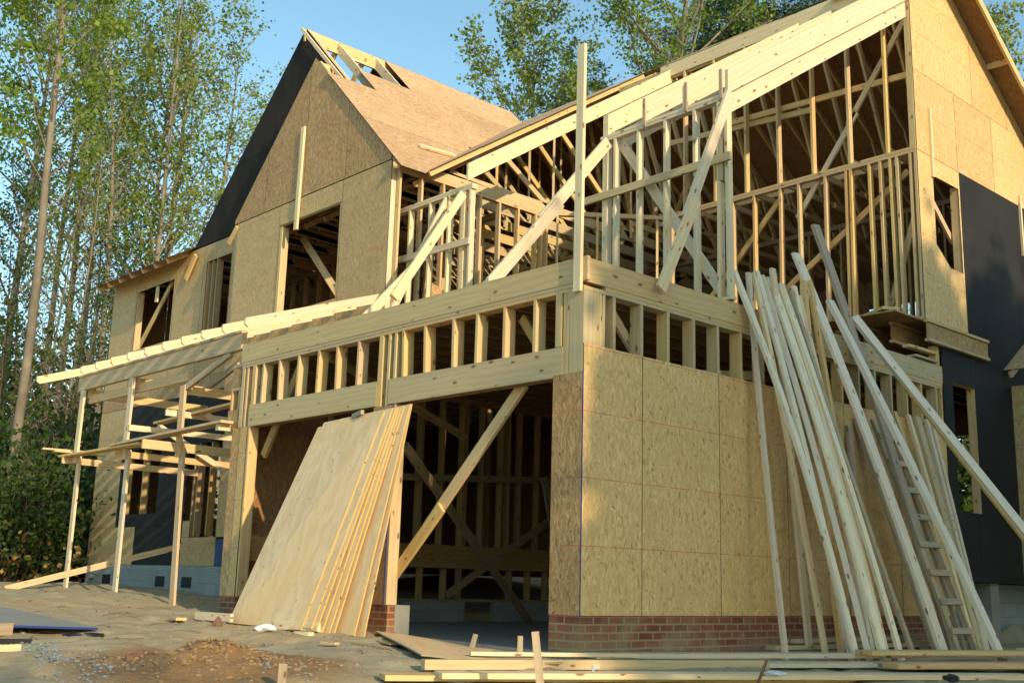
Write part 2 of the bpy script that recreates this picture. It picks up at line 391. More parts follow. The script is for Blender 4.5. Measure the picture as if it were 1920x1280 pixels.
def axis_samples(lo, hi, dlo, dhi, st):
    out = []; x = lo
    while x < hi: out.append(x); x += st if dlo <= x < dhi else (st*1.0+0.12*max(0.0, (dlo-x) if x < dlo else (x-dhi))+0.1)
    out.append(hi); return out
def build_ground():
    xs = axis_samples(-90, 260, -5.2, 2.2, 0.055); ys = axis_samples(-160, 300, -2.6, 7.5, 0.055)
    vv = [(x, y, gfull(x, y)) for y in ys for x in xs]; nx = len(xs)
    ff = [(j*nx+i, j*nx+i+1, (j+1)*nx+i+1, (j+1)*nx+i) for j in range(len(ys)-1) for i in range(nx-1)]
    me = bpy.data.meshes.new('ground'); me.from_pydata(vv, [], ff); me.polygons.foreach_set("use_smooth", [True]*len(ff))
    M = NM('dirt'); p = M.pos()
    a = M.noise(p, 0.55, 5, 0.62); b = M.noise(p, 5.0, 5, 0.65); c_ = M.noise(p, 60, 3, 0.6); dd = M.noise(M.scale(p, 1.0, 2.6, 1), 1.6, 4, 0.6)
    c = M.mix(M.ramp(a, [(0.38, 0), (0.62, 1)]), (0.45, 0.335, 0.175), (0.38, 0.325, 0.215))
    c = M.mix(M.ramp(dd, [(0.5, 0), (0.7, 0.65)]), c, (0.30, 0.28, 0.20))
    c = M.mix(M.ramp(b, [(0.45, 0), (0.75, 0.7)]), c, (0.25, 0.165, 0.08))
    c = M.mix(M.math('MULTIPLY', M.ramp(c_, [(0.4, 0), (0.8, 1)]), 0.35), c, (0.44, 0.38, 0.28))
    # reddish clay spoil heap
    def blob(cx, cy, r):
        q = M.vm('SUBTRACT', p, (cx, cy, 0)); q = M.vm('MULTIPLY', q, (1, 1, 0))
        ln = M.n("VectorMath", {0: q}, operation='LENGTH').outputs[1]
        ln = M.math('ADD', ln, M.math('MULTIPLY', M.math('SUBTRACT', b, 0.5), 0.9))
        return M.math('SUBTRACT', 1.0, M.math('DIVIDE', ln, r), clamp=True)
    k = M.math('MULTIPLY', blob(-3.1, 0.85, 1.25), 3.0, clamp=True)
    c = M.mix(k, c, M.mix(b, (0.34, 0.21, 0.095), (0.17, 0.09, 0.04)))
    # leaf litter under the trees
    sp = M.n("SeparateXYZ", {0: p}); dist = M.math('ADD', M.math('MULTIPLY', sp.outputs[0], 0.66), M.math('MULTIPLY', sp.outputs[1], 0.72))
    far = M.math('MULTIPLY', M.math('SUBTRACT', dist, 14.5), 0.5, clamp=True)
    lit = M.mix(M.noise(p, 9, 5, 0.7), (0.10, 0.055, 0.022), (0.30, 0.17, 0.065))
    c = M.mix(far, c, lit)
    M.col(c); M.rough(0.95)
    M.bump(M.math('ADD', M.math('MULTIPLY', b, 1.0), M.math('MULTIPLY', c_, 0.45)), 0.9, 0.03)
    me.materials.append(M.m); o = bpy.data.objects.new('ground', me); COL.objects.link(o); tag(o, kind='structure')
build_ground()
# ------------------------------------------------------------------ the house
H = empty('unfinished_house', (0, 0, 0.05), 'large wooden house under construction with steep gable, open stud walls and golden sheathing', 'house')
ST = 0.038
def studs_y(wall, name, P, dep, L, z0, z1, mat, lean=0.0):      # wall runs along Y, front at x=P
    for y in L:
        q = random.uniform(-1, 1)*0.006
        BD(name, (P+dep/2+random.uniform(-.003, .003), y-ST/2+q, z0+.001), (P+dep/2, y-ST/2-q+random.uniform(-1, 1)*lean, z1-.001), dep, ST, (1, 0, 0), mat, wall)
def studs_x(wall, name, P, dep, L, z0, z1, mat, lean=0.0):      # wall runs along X, face at y=P going to +Y
    for x in L:
        q = random.uniform(-1, 1)*0.005
        BD(name, (x+ST/2+q, P+dep/2+random.uniform(-.003, .003), z0+.001), (x+ST/2-q, P+dep/2, z1-.001), dep, ST, (0, 1, 0), mat, wall)
RT = 3.385; RH = 3.46; RTOP = 3.70
# --- garage slab and bases
B('concrete_slab', 0.02, 7.0, 0.1, 6.2, -0.1, 0.075, 'conc', H)
def brickbox(x0, x1, y0, y1, z0, z1, name='brick_base', mat='brick'):
    mb = MB(); z = V((0, 0, 1)); o = V((0, 0, z0))
    c = [V((x0, y0, z0)), V((x1, y0, z0)), V((x1, y1, z0)), V((x0, y1, z0))]
    for i in range(4):
        a, b = c[i], c[(i+1) % 4]; pts = [a, b, V((b.x, b.y, z1)), V((a.x, a.y, z1))]
        mb.quad(pts, [(p.x+p.y+.03, p.z-z1) for p in pts])
    pts = [V((p.x, p.y, z1)) for p in c]; mb.quad(pts, [(p.x, p.y) for p in pts])
    return mb.build(name, mat, H)
brickbox(0.0, 7.05, -0.004, 0.14, -0.25, 0.395)
brickbox(-0.004, 0.16, 0.141, 0.375, -0.25, 0.395)
brickbox(-0.004, 0.10, 2.82, 3.25, -0.25, 0.395)
B('concrete_stem', 0.102, 0.30, 2.82, 3.2, -0.25, 0.40, 'conc', H)
brickbox(-0.004, 0.14, 6.05, 6.42, -0.25, 0.395)
# --- garage front wall
F = B('framed_wall', 0.0, 0.14, 0.0, 3.3, RT, 3.4215, 'pine_dk', H)
B('top_plate', 0.0, 0.14, 3.303, 6.34, RT, 3.4215, 'pine_dk', F)
B('top_plate', -0.003, 0.137, 0.06, 4.4, 3.423, RH, 'pine_dk', F); B('top_plate', -0.003, 0.137, 4.403, 6.34, 3.423, RH, 'pine_dk', F)
B('rim_header', -0.008, 0.030, -0.05, 1.32, RH+.002, RTOP, 'pine_dk', F)
B('rim_header', -0.008, 0.030, 1.323, 6.36, RH+.002, RTOP, 'pine_dk', F)
B('rim_header', 0.033, 0.071, 0.05, 6.3, RH+.002, RTOP, 'brown_shade_wood', F)
B('corner_post', 0.0, 0.14, 0.0, 0.178, 0.40, RT-.002, 'pine_dk', F)
studs_y(F, 'stud', 0.002, 0.138, [0.262, 0.222], 2.57, RT, 'pine_dk')
studs_y(F, 'cripple_stud', -0.006, 0.14, [0.362, 0.322], 2.865, RT, 'pine_dk')
studs_y(F, 'cripple_stud', 0.0, 0.138, [.68, 1.12, 1.54, 1.91, 2.39, 2.78, 2.93, 3.65, 4.09, 4.51, 4.96, 5.39, 5.81], 2.862, RT, 'pine', lean=0.018)
studs_y(F, 'cripple_stud', -0.004, 0.14, [6.04, 6.0], 2.8, RT, 'pine')
for y in (3.22, 3.18, 3.05): studs_y(F, 'trimmer', 0.0, 0.14, [y], 2.565, RT, 'pine')
for y in (6.33, 6.29, 6.20): studs_y(F, 'trimmer', 0.0, 0.14, [y], 2.58, RT, 'pine')
B('door_header', -0.004, 0.034, 0.265, 3.0, 2.575, 2.86, 'pine_dk', F); B('door_header', 0.1, 0.138, 0.265, 3.0, 2.575, 2.86, 'brown_shade_wood', F)
B('door_header', -0.004, 0.034, 3.225, 6.07, 2.575, 2.86, 'pine_dk', F); B('door_header', 0.1, 0.138, 3.225, 6.07, 2.575, 2.86, 'brown_shade_wood', F)
B('door_jamb', 0.0, 0.14, 2.85, 2.888, 0.402, 2.57, 'pine', F); B('door_jamb', 0.0, 0.14, 3.20, 3.238, 0.402, 2.57, 'pine', F)
B('door_jamb', 0.0, 0.14, 6.02, 6.058, 0.402, 2.57, 'pine', F); B('door_jamb', 0.0, 0.14, 0.34, 0.378, 0.402, 2.57, 'pine', F)
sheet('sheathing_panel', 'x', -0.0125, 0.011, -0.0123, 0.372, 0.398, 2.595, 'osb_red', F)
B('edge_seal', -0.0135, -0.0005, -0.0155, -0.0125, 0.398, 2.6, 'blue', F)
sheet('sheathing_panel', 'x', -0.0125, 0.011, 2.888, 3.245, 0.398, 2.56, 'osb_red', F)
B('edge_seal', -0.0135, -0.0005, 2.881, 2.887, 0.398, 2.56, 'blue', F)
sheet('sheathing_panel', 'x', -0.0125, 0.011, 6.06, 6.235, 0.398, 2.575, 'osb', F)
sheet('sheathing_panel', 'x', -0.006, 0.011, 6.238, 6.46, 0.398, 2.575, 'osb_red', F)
# scraps and blocks at the far end of the garage wall
B('blocking', 0.02, 0.14, 6.36, 6.62, 3.42, 3.46, 'pine_dk', F); B('blocking', 0.02, 0.14, 6.36, 6.62, 3.1, 3.14, 'pine_dk', F)
sheet('sheathing_panel', 'x', 0.018, 0.011, 6.38, 6.60, 3.145, 3.41, 'osb_red', F)
sheet('sheathing_panel', 'x', 0.018, 0.011, 6.38, 6.66, 2.58, 2.84, 'osb_red', F)
studs_y(F, 'cripple_stud', 0.02, 0.12, [6.62, 6.42], 2.6, 3.1, 'pine_dk')
# --- garage side wall
G = B('framed_wall', 0.142, 7.05, 0.0, 0.14, RT+.001, 3.4215, 'pine_dk', H)
B('top_plate', 0.30, 7.05, -0.003, 0.137, 3.423, RH, 'pine_dk', G)
B('rim_header', 0.031, 3.66, -0.008, 0.030, RH+.002, RTOP, 'pine_dk', G); B('rim_header', 3.663, 7.06, -0.008, 0.030, RH+.002, RTOP, 'pine_dk', G)
B('rim_header', 0.08, 7.0, 0.033, 0.071, RH+.002, RTOP, 'brown_shade_wood', G)
studs_x(G, 'stud', 0.004, 0.136, [0.142, 0.182, 0.222, .232+.03], 2.6, RT, 'pine_dk')
studs_x(G, 'stud', 0.002, 0.138, [.41, .82, 1.22, 1.64, 2.05, 2.45, 2.86, 3.27, 3.68, 4.08, 4.49, 4.88, 5.26, 5.66, 6.06, 6.45, 6.86, 7.01], 0.44, RT, 'pine_dk', lean=.01)
B('sole_plate', 0.142, 7.05, 0.001, 0.139, 0.4, 0.438, 'pine_dk', G)
sheathe('sheathing_panel', 'y', -0.012, 0.011, [-0.002, 0.83, 2.05, 3.27, 4.49, 5.71, 7.06], 0.4, 2.865, 'osb', G)
# --- platform over the garage: joists and deck
PL = B('deck', 0.08, 6.6, 0.08, 6.25, RTOP+.004, 3.722, 'osb_shade', H)
y = 0.5
while y < 6.2:
    B('floor_joist', 0.08, 6.9, y, y+.038, 3.463, RTOP, 'brown_shade_wood', PL); y += 0.406
# --- garage left wall (inside)
W = B('framed_wall', 0.15, 7.0, 6.19, 6.33, 3.38, 3.455, 'brown_shade_wood', H)
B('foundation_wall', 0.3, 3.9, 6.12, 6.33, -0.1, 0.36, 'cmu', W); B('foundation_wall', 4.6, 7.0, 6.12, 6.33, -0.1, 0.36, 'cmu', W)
B('sill_plate', 0.15, 7.0, 6.19, 6.33, 0.362, 0.40, 'brown_shade_wood', W)
B('rim_joist', 0.15, 7.0, 6.17, 6.21, 0.85, 1.19, 'brown_shade_wood', W); B('rim_joist', 0.15, 7.0, 6.215, 6.33, 0.85, 1.19, 'brown_shade_wood', W)
studs_x(W, 'stud', 6.2, 0.12, [1.4+i*.406 for i in range(14)], 1.192, 3.38, 'brown_shade_wood')
studs_x(W, 'stud', 6.2, 0.12, [2.55, 3.0, 3.9, 4.8], 1.192, 3.38, 'brown_shade_wood')
studs_x(W, 'pony_stud', 6.2, 0.12, [2.3, 3.1, 3.55, 3.85, 4.9, 5.3, 5.7, 6.3], 0.40, 0.848, 'brown_shade_wood')
BD('ledger', (2.3, 6.15, 2.12), (6.3, 6.15, 2.36), .1, ST, (0, 0, 1), 'brown_shade_wood', W)
BD('brace', (3.55, 6.12, .46), (6.2, 6.12, 1.98), .11, ST, (0, 0, 1), 'brown_shade_wood', W)
sheathe('sheathing_panel', 'y', 6.34, 0.011, [0.15, 1.3, 2.6], 0.4, 3.4, 'osb_shade', W)
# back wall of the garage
W2 = B('framed_wall', 6.95, 7.09, 0.15, 6.18, 3.38, 3.455, 'brown_shade_wood', H)
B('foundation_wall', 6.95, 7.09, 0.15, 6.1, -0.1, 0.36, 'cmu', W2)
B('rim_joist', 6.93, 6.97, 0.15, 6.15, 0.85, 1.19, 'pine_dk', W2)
studs_y(W2, 'stud', 6.97, .1, [0.6+i*.406 for i in range(14)], 1.2, 3.38, 'brown_shade_wood')
sheathe('sheathing_panel', 'x', 7.10, 0.011, [0.15, 1.37, 3.81, 5.03, 6.18], 0.4, 3.4, 'osb_shade', W2)
# braces in the door openings
BD('brace', (0.19, 0.98, 2.62), (0.19, 2.44, 1.22), .125, ST, (0, 1, 1), 'pine', H); BD('brace', (0.15, 2.16, 1.42), (0.15, 2.92, .72), .125, ST, (0, 1, 1), 'pine', H)
BD('brace', (0.24, 2.95, 2.12), (4.5, 5.3, .09), .125, ST, (0, 0, 1), 'brown_shade_wood', H)
BD('brace', (5.35, 5.95, 2.35), (5.75, 5.95, 1.0), .13, ST, (1, 0, 0), 'old', H)
BD('brace', (0.2, 5.2, 3.3), (0.2, 5.95, 2.2), .12, ST, (0, 1, 1), 'brown_shade_wood', H)
BD('brace', (0.25, 4.6, 3.36), (2.6, 4.7, 2.6), .1, ST, (0, 0, 1), 'brown_shade_wood', H)
BD('brace', (0.2, 1.05, 3.3), (0.2, .5, 2.6), .1, ST, (0, 1, 1), 'brown_shade_wood', H)
BD('brace', (0.55, 0.2, 3.35), (1.35, 0.2, 2.55), .1, ST, (1, 0, 1), 'pine_dk', H)
BD('brace', (1.0, .3, 2.75), (3.2, 0.3, 3.05), .1, ST, (0, 0, 1), 'pine_dk', H)
# --- tall upright nailed at the corner
BD('upright', (-0.028, 0.053, 3.36), (-0.028, 0.04, 5.87), .092, ST, (0, 1, 0), 'spruce', H)
# --- knee wall of the bonus room
K = B('framed_wall', 2.27, 2.36, 4.36, 6.30, 6.07, 6.106, 'spruce', H); B('top_plate', 2.268, 2.358, 4.36, 6.32, 6.108, 6.145, 'spruce', K); B('sole_plate', 2.27, 2.36, 4.36, 6.3, 3.724, 3.76, 'spruce', K)
studs_y(K, 'stud', 2.27, .09, [6.29, 6.20, 5.82, 5.34, 4.90, 4.60, 4.56, 4.42], 3.762, 6.07, 'spruce', lean=.012)
K2 = B('framed_wall', 2.27, 2.36, -0.04, 1.90, 6.05, 6.086, 'spruce', H); B('top_plate', 2.268, 2.358, -0.04, 1.92, 6.088, 6.125, 'spruce', K2); B('sole_plate', 2.27, 2.36, -0.03, 1.9, 3.724, 3.76, 'spruce', K2)
studs_y(K2, 'stud', 2.27, .09, [1.88, 1.84, 1.70, 1.33, .92, .48, .15, .03], 3.762, 6.05, 'spruce', lean=.012)
BD('blocking', (2.315, .1, 5.1), (2.315, .1, 5.6), .09, .06, (1, 0, 0), 'old', K2)
BD('brace', (2.25, 6.42, 5.33), (2.25, 4.36, 5.29), .095, ST, (0, 0, 1), 'spruce', K); BD('brace', (2.25, 2.3, 5.33), (2.25, -0.06, 5.345), .095, ST, (0, 0, 1), 'pine_dk', K2)
for y in (1.20, .57, .07): B('blocking', 2.25, 2.268, y-.02, y+.02, 6.06, 6.42, 'old', K2)
BD('brace', (2.38, 1.66, 6.0), (2.38, .12, 3.78), .12, ST, (0, 1, 1), 'spruce', K2)
BD('brace', (2.22, 1.75, 6.0), (1.1, 1.74, 4.71), .14, ST, (1, 0, -1), 'spruce', K2); BD('brace', (1.36, 1.70, 4.99), (.12, 1.68, 3.58), .14, ST, (1, 0, -1), 'spruce', K2)
BD('brace', (2.22, 4.5, 6.0), (1.05, 4.42, 4.25), .12, ST, (1, 0, -1), 'spruce', K); BD('brace', (1.35, 4.49, 4.68), (.45, 4.45, 3.7), .12, ST, (1, 0, -1), 'spruce', K)
BD('brace', (2.3, 4.95, 6.05), (1.3, 4.85, 4.1), .09, ST, (1, 0, -1), 'spruce', K)
BD('brace', (2.24, -.065, 6.08), (1.45, -.065, 4.42), .12, ST, (1, 0, -1), 'spruce', K2); BD('brace', (1.58, -.10, 4.65), (1.0, -.10, 3.56), .125, ST, (1, 0, -1), 'spruce', K2)
# --- rafters of the bonus room roof
def rafter(name, y0, y1, x0, x1, bot, top, mat, par, s=.667):
    mb = MB(); L = V((1, 0, s)).normalized(); W_ = V((-s, 0, 1)).normalized()
    poly = [(x0, y0, bot+s*x0), (x1, y0, bot+s*x1), (x1, y0, top+s*x1), (x0, y0, top+s*x0)]
    mb.prism(poly, (0, y1-y0, 0), L, W_, V((0, y0, bot-random.randint(0, 99)*10*1.2)))
    return mb.build(name, mat, par)
RR = rafter('rafter', 4.38, 4.42, 2.2, 6.86, 4.70, 4.95, 'spruce', H); rafter('rafter', 4.424, 4.464, 2.25, 6.86, 4.70, 4.95, 'spruce', H)
for y in (0.0, .61, 1.22, 1.80, 1.845):
    rafter('rafter', y, y+.04, 2.30 if y < 1.7 else 2.28, 6.64, 4.60 if y > 0 else 4.585, 4.88, 'spruce', H)
rafter('rafter', 1.755, 1.795, 2.42, 6.64, 4.33, 4.585, 'spruce', H); rafter('rafter', 0.045, .085, 2.42, 6.64, 4.33, 4.6, 'spruce', H)
B('ridge_beam', 6.66, 6.70, 0.02, 4.6, 9.28, 9.51, 'spruce', H); B('ridge_beam', 6.705, 6.745, 2.0, 5.6, 9.25, 9.46, 'pine_dk', H)
# --- wall between bonus room and gabled wing
Q = B('framed_wall', 2.05, 5.15, 5.80, 5.89, 6.66, 6.70, 'pine', H); B('top_plate', 2.05, 5.2, 5.798, 5.888, 6.702, 6.742, 'pine', Q); B('top_plate', 2.4, 5.25, 5.80, 5.84, 6.745, 6.84, 'pine', Q)
B('sole_plate', 2.05, 6.6, 5.80, 5.89, 3.724, 3.76, 'pine', Q)
studs_x(Q, 'stud', 5.80, .09, [2.06, 2.48, 2.90, 3.31, 3.66, 4.07, 4.48, 4.88, 5.02, 5.14], 3.762, 6.66, 'pine', lean=.01)
BD('top_plate', (5.2, 5.68, 6.72), (6.62, 4.50, 6.72), .09, .075, (1, 1, 0), 'pine', Q)
for i in range(6):
    t = i/5.5+.03; BD('stud', (5.2+1.42*t, 5.68-1.18*t, 3.76), (5.2+1.42*t, 5.68-1.18*t, 6.68), .09, ST, (1, 1, 0), 'pine', Q)
BD('scrap_panel', (2.9, 5.55, 3.75), (3.15, 5.76, 4.95), 1.1, .012, (1, 0, .02), 'osb_red', Q)
BD('scrap_panel', (4.0, 5.5, 3.75), (4.1, 5.76, 4.8), .6, .012, (1, 0, .02), 'osb_red', Q)
# --- wall of the main block above the garage roof (x = 6.65)
M1 = B('framed_wall', 6.65, 6.74, -0.0, 4.6, 6.70, 6.742, 'pine', H); B('top_plate', 6.648, 6.738, 0.0, 4.6, 6.744, 6.785, 'pine', M1); B('sole_plate', 6.65, 6.74, 0.0, 5.8, 4.30, 4.34, 'pine', M1)
studs_y(M1, 'stud', 6.65, .09, [4.4, 3.9, 3.42, 3.13, 2.74, 2.26, 1.92, 1.48, 1.13, 1.06, .74, .57, .41, .31, .12], 4.342, 6.70, 'pine', lean=.02)
studs_y(M1, 'corner_stud', 6.65, .09, [.04], 4.3, 6.70, 'pine')
studs_y(M1, 'truss_upright', 6.65, .09, [4.1, 3.48, 2.87, 2.27, 1.66, 1.05, .45], 6.787, 9.27, 'pine')
BD('brace', (6.77, .02, 8.95), (6.77, 1.1, 7.45), .08, ST, (0, 1, 1), 'pine', M1); BD('brace', (6.77, .95, 7.6), (6.77, 2.0, 6.2), .08, ST, (0, 1, 1), 'spruce', M1)
BD('brace', (6.80, .2, 6.5), (6.80, 2.6, 4.9), .09, ST, (0, 1, 1), 'pine', M1)
BD('brace', (6.80, 2.3, 6.6), (6.80, 4.3, 4.6), .09, ST, (0, 1, 1), 'pine', M1)
BD('brace', (6.80, -0.0, 6.2), (6.80, .62, 4.4), .09, ST, (0, 1, 1), 'pine', M1)
BD('stringer', (6.78, .02, 7.93), (6.78, 3.4, 8.12), .09, ST, (0, 0, 1), 'pine', M1); BD('stringer', (6.83, 1.7, 7.9), (6.83, 4.6, 8.14), .09, ST, (0, 0, 1), 'pine', M1)
BD('stringer', (7.6, .1, 7.0), (7.6, 5.4, 7.05), .09, ST, (0, 0, 1), 'pine', M1)
# --- trusses of the main roof
def truss(y, x0, name='roof_truss', mat='brown_shade_wood'):
    mb = MB(); s = .667; zc = 6.84
    def ft(x): return 4.98+s*x if x < 7.4 else 14.85-s*x
    xr = 12.5
    mb.board((x0, y, zc+(.04 if x0 < 4 else 0)), (xr, y, zc+(.04 if x0 < 4 else 0)), .17 if x0 < 4 else .09, ST)
    for (a, b) in ((x0, 7.4), (7.4, xr+.2)): mb.board((a, y, ft(a)-.05), (b, y, ft(b)-.05), .09, ST)
    if x0 < 4:
        nodes = [(3.0, 4.1), (4.1, 4.1), (4.1, 5.4), (5.4, 5.4), (5.4, 7.4), (7.4, 7.4)]
        for xa, xb in nodes: mb.board((xa, y, ft(xa)-.1), (xb, y, zc if xa != 5.4 or xb != 7.4 else zc), .09, ST)
    else:
        mb.board((6.86, y, 9.3), (7.95, y, zc), .09, ST)
    for xa, xb in ((9.2, 8.3), (9.2, 10.2), (11, 10.2), (7.5, 8.3)) if x0 < 4 else ((9.6, 10.4),): mb.board((xa, y, ft(xa)-.1), (xb, y, zc), .09, ST)
    return mb.build(name, mat, H, origin=(x0, y, zc))
for i in range(9): truss(.43+i*.61, 6.76, mat='pine_dk')
y = 5.92
while y < 16.3:
    truss(y, 2.42, mat='pine' if y < 6 else 'pine_dk'); y += .61
# exposed first truss plates
for x, z in ((3.62, 7.3), (4.14, 7.62), (5.42, 8.48), (5.3, 6.78), (2.75, 6.74), (4.1, 6.8)):
    B('gang_plate', x-.08, x+.08, 5.894, 5.899, z-.06, z+.06, 'steel', H)
# --- second floor deck and I-joists
B('deck', 6.60, 12.3, 0.02, 5.795, 4.27, 4.296, 'osb_shade', H); B('deck', 2.35, 12.3, 6.34, 16.4, 4.27, 4.296, 'osb_shade', H)
B('deck', 5.9, 6.597, 0.02, 1.9, 4.272, 4.297, 'osb_red', H)
def ijoist(x0, x1, y, z0, z1, nm='i_joist'):
    mb = MB(); mb.box(x0, x1, y-.032, y+.032, z0, z0+.036); mb.box(x0, x1, y-.032, y+.032, z1-.036, z1); mb.box(x0+.002, x1-.002, y-.005, y+.005, z0+.037, z1-.037, mi=1)
    return mb.build(nm, ['pine_dk', 'osb_red'], H)
for i in range(14): ijoist(6.4 if i < 5 else 6.64, 12.2, .36+i*.406, 3.98, 4.268)
ijoist(6.60, 8.42, -0.045, 3.98, 4.28)
y = 6.6
while y < 16.3:
    ijoist(2.40, 8, y, 3.98, 4.268); y += .61
# --- gable end wall (y = 0)
GE = B('gable_wall', 6.655, 6.745, 0.0, .09, 6.79, 9.2, 'pine', H)
ft = [(7.35, 9.93, -.667, 1), (7.55, 9.93, .667, 1)]
cuts = [6.66, 7.88, 9.10, 10.32, 11.54, 12.76]
sheathe('sheathing_panel', 'y', -0.012, 0.011, cuts, 6.735, 7.955, 'osb', GE, clips=ft, vref=6.735)
sheathe('sheathing_panel', 'y', -0.012, 0.011, [6.655, 8.5, 9.7, 10.9], 7.96, 9.93, 'osb', GE, clips=ft, vref=6.735)
o_ = sheet('sheathing_panel', 'y', -0.012, 0.011, 6.66, 7.9, 4.29, 6.73, 'osb', GE, holes=[(7.09, 7.86, 5.18, 6.46)], vref=4.29)
mb = MB(); mb.prism([(7.088, -.006, 5.18), (7.5, -.006, 5.18), (7.088, -.006, 5.46)], (0, .01, 0), (1, 0, 0), (0, 0, 1)); mb.build('scrap_panel', 'osb', GE)
sheathe('felt_sheathing', 'y', -0.010, 0.009, [7.905, 9.12, 10.34, 12.35], 0.84, 6.73, 'felt', GE, holes=[(7.34, 8.02, 1.77, 3.53)], vref=.84, gap=.002)
sheathe('felt_sheathing', 'y', -0.010, 0.009, [7.065, 7.901], 0.84, 3.975, 'felt', GE, holes=[(7.34, 8.02, 1.77, 3.53)], vref=.84, gap=.002)
WF = B('window_frame', 7.30, 7.34, 0.0, .12, 1.73, 3.57, 'pine', GE); B('window_frame', 8.02, 8.06, 0.0, .12, 1.73, 3.57, 'pine', GE)
B('window_frame', 7.342, 8.018, 0.0, .12, 3.53, 3.57, 'pine', GE); B('window_frame', 7.342, 8.018, 0.0, .12, 1.73, 1.77, 'pine', GE)
B('window_frame', 7.865, 7.903, 0.0, .12, 4.9, 6.5, 'pine', GE); B('window_frame', 7.05, 7.088, 0.0, .12, 4.9, 6.5, 'pine', GE)
BD('brace', (7.1, .16, 6.4), (7.95, .16, 5.7), .09, ST, (1, 0, 1), 'pine', GE)
studs_x(GE, 'stud', 0.0, .09, [8.4+i*.61 for i in range(7)], .9, 6.7, 'brown_shade_wood')
B('corner_post', 6.95, 7.055, 0.02, .12, 3.72, 3.975, 'pine_dk', GE); BD('blocking', (6.2, .05, 3.86), (6.95, .05, 3.87), .1, .04, (0, 1, 0), 'pine', GE); BD('blocking', (6.3, .03, 3.74), (6.9, .03, 3.74), .14, .03, (0, 1, 0), 'old', GE)
BD('brace', (7.055, -.03, 6.42), (7.055, -.03, 7.46), .045, ST, (1, 0, 0), 'spruce', GE)
BD('brace', (9.95, -.03, 5.9), (9.95, -.03, 6.9), .045, ST, (1, 0, 0), 'spruce', GE)
B('foundation_pier', 8.25, 8.5, 0.05, .25, -0.3, .835, 'conc', H); B('foundation_wall', 7.1, 12.3, 0.5, .7, -0.3, .835, 'cmu', H)
B('rim_joist', 7.07, 12.3, .0, .1, .845, 1.15, 'brown_shade_wood', H)
B('deck', 7.1, 12.3, .1, 16.3, 1.15, 1.175, 'osb_shade', H)
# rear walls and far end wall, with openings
sheathe('sheathing_panel', 'x', 12.36, -0.011, [0.0, 1.22, 2.44, 3.66, 4.88, 6.1, 7.32, 8.54, 9.76, 10.98, 12.2, 13.42, 14.64, 16.4], .8, 6.8, 'osb_shade', H, holes=[(1.3, 2.4, 1.9, 3.5), (2.5, 4.0, 4.9, 6.3), (6.2, 8.4, 1.2, 3.5), (10, 12, 4.9, 6.3)])
sheathe('sheathing_panel', 'y', 16.42, -0.011, [2.32, 3.54, 4.76, 5.98, 7.2, 8.42, 9.64, 10.86, 12.35], .8, 9.93, 'osb_shade', H, clips=ft, holes=[(5, 6.2, 1.9, 3.4)])
# interior partitions
P1 = B('framed_wall', 9.0, 9.1, 0.2, 16.3, 6.70, 6.78, 'brown_shade_wood', H); studs_y(P1, 'partition_stud', 9.0, .09, [.8+i*.61 for i in range(25)], 4.3, 6.7, 'brown_shade_wood')
P2 = B('framed_wall', 4.6, 4.7, 6.5, 16.3, 6.70, 6.78, 'brown_shade_wood', H); studs_y(P2, 'partition_stud', 4.6, .09, [6.9+i*.5 for i in range(18)], 4.3, 6.7, 'pine')
P3 = B('framed_wall', 5.0, 5.1, 6.5, 16.3, 3.85, 3.93, 'brown_shade_wood', H); studs_y(P3, 'partition_stud', 5.0, .09, [7+i*.61 for i in range(15)], 1.2, 3.85, 'brown_shade_wood')
BD('brace', (2.6, 9.3, 6.45), (2.6, 7.9, 5.05), .12, ST, (0, 1, 1), 'pine', P2)
for y in (7.9, 8.5): BD('stud', (3.4, y, 4.3), (3.4, y, 6.7), ST, .09, (0, 1, 0), 'pine_dk', P2)
BD('brace', (2.47, 13.95, 6.5), (2.47, 15.45, 5.15), .10, ST, (0, 1, 1), 'pine_dk', P2)
# --- main roof decks
def deck_rows(front):
    sl = V((1, 0, .667)).normalized(); nrm = V((-.667, 0, 1)).normalized()
    return sl, nrm
def slab(name, poly, th, U, W_, mat, par=None):
    mb = MB(); sealed = mat == 'osb_roof'; mb.prism(poly, th, U, W_, emi=1 if sealed else None)
    return mb.build(name, [mat, 'edge'] if sealed else mat, par or H)
sl = V((1, 0, .667)).normalized(); nf = V((-.667, 0, 1)).normalized()
zf = lambda x: 5.07+.667*x
steps = [(2.45, 3.47), (3.47, 4.49), (4.49, 5.5), (5.5, 6.52), (6.52, 7.42)]
for i, (a, b) in enumerate(steps):
    y0 = 5.56; ys_ = [y0]+[y0+1.5+2.44*k-(1.22 if i % 2 else 0) for k in range(1, 6)]
    ys_ = [q for q in ys_ if q < 12.6]+[12.72]
    for c, d in zip(ys_[:-1], ys_[1:]):
        slab('roof_sheathing', [(a+.005, c+.005, zf(a)), (b-.005, c+.005, zf(b)), (b-.005, d-.005, zf(b)), (a+.005, d-.005, zf(a))], -nf*.012, (0, 1, 0), sl, 'osb_roof')
sw = V((1, 0, .605)).normalized(); nw = V((-.605, 0, 1)).normalized(); zw = lambda x: 6.66+.605*(x-1.85)
for a, b in ((1.85, 3.0), (3.0, 5.2), (5.2, 7.4)):
    for c, d in ((12.73, 14.8), (14.8, 16.85)):
        slab('roof_sheathing', [(a, c, zw(a)), (b-.004, c, zw(b)), (b-.004, d-.004, zw(b)), (a, d-.004, zw(a))], -nw*.014, (0, 1, 0), sw, 'osb_roof')
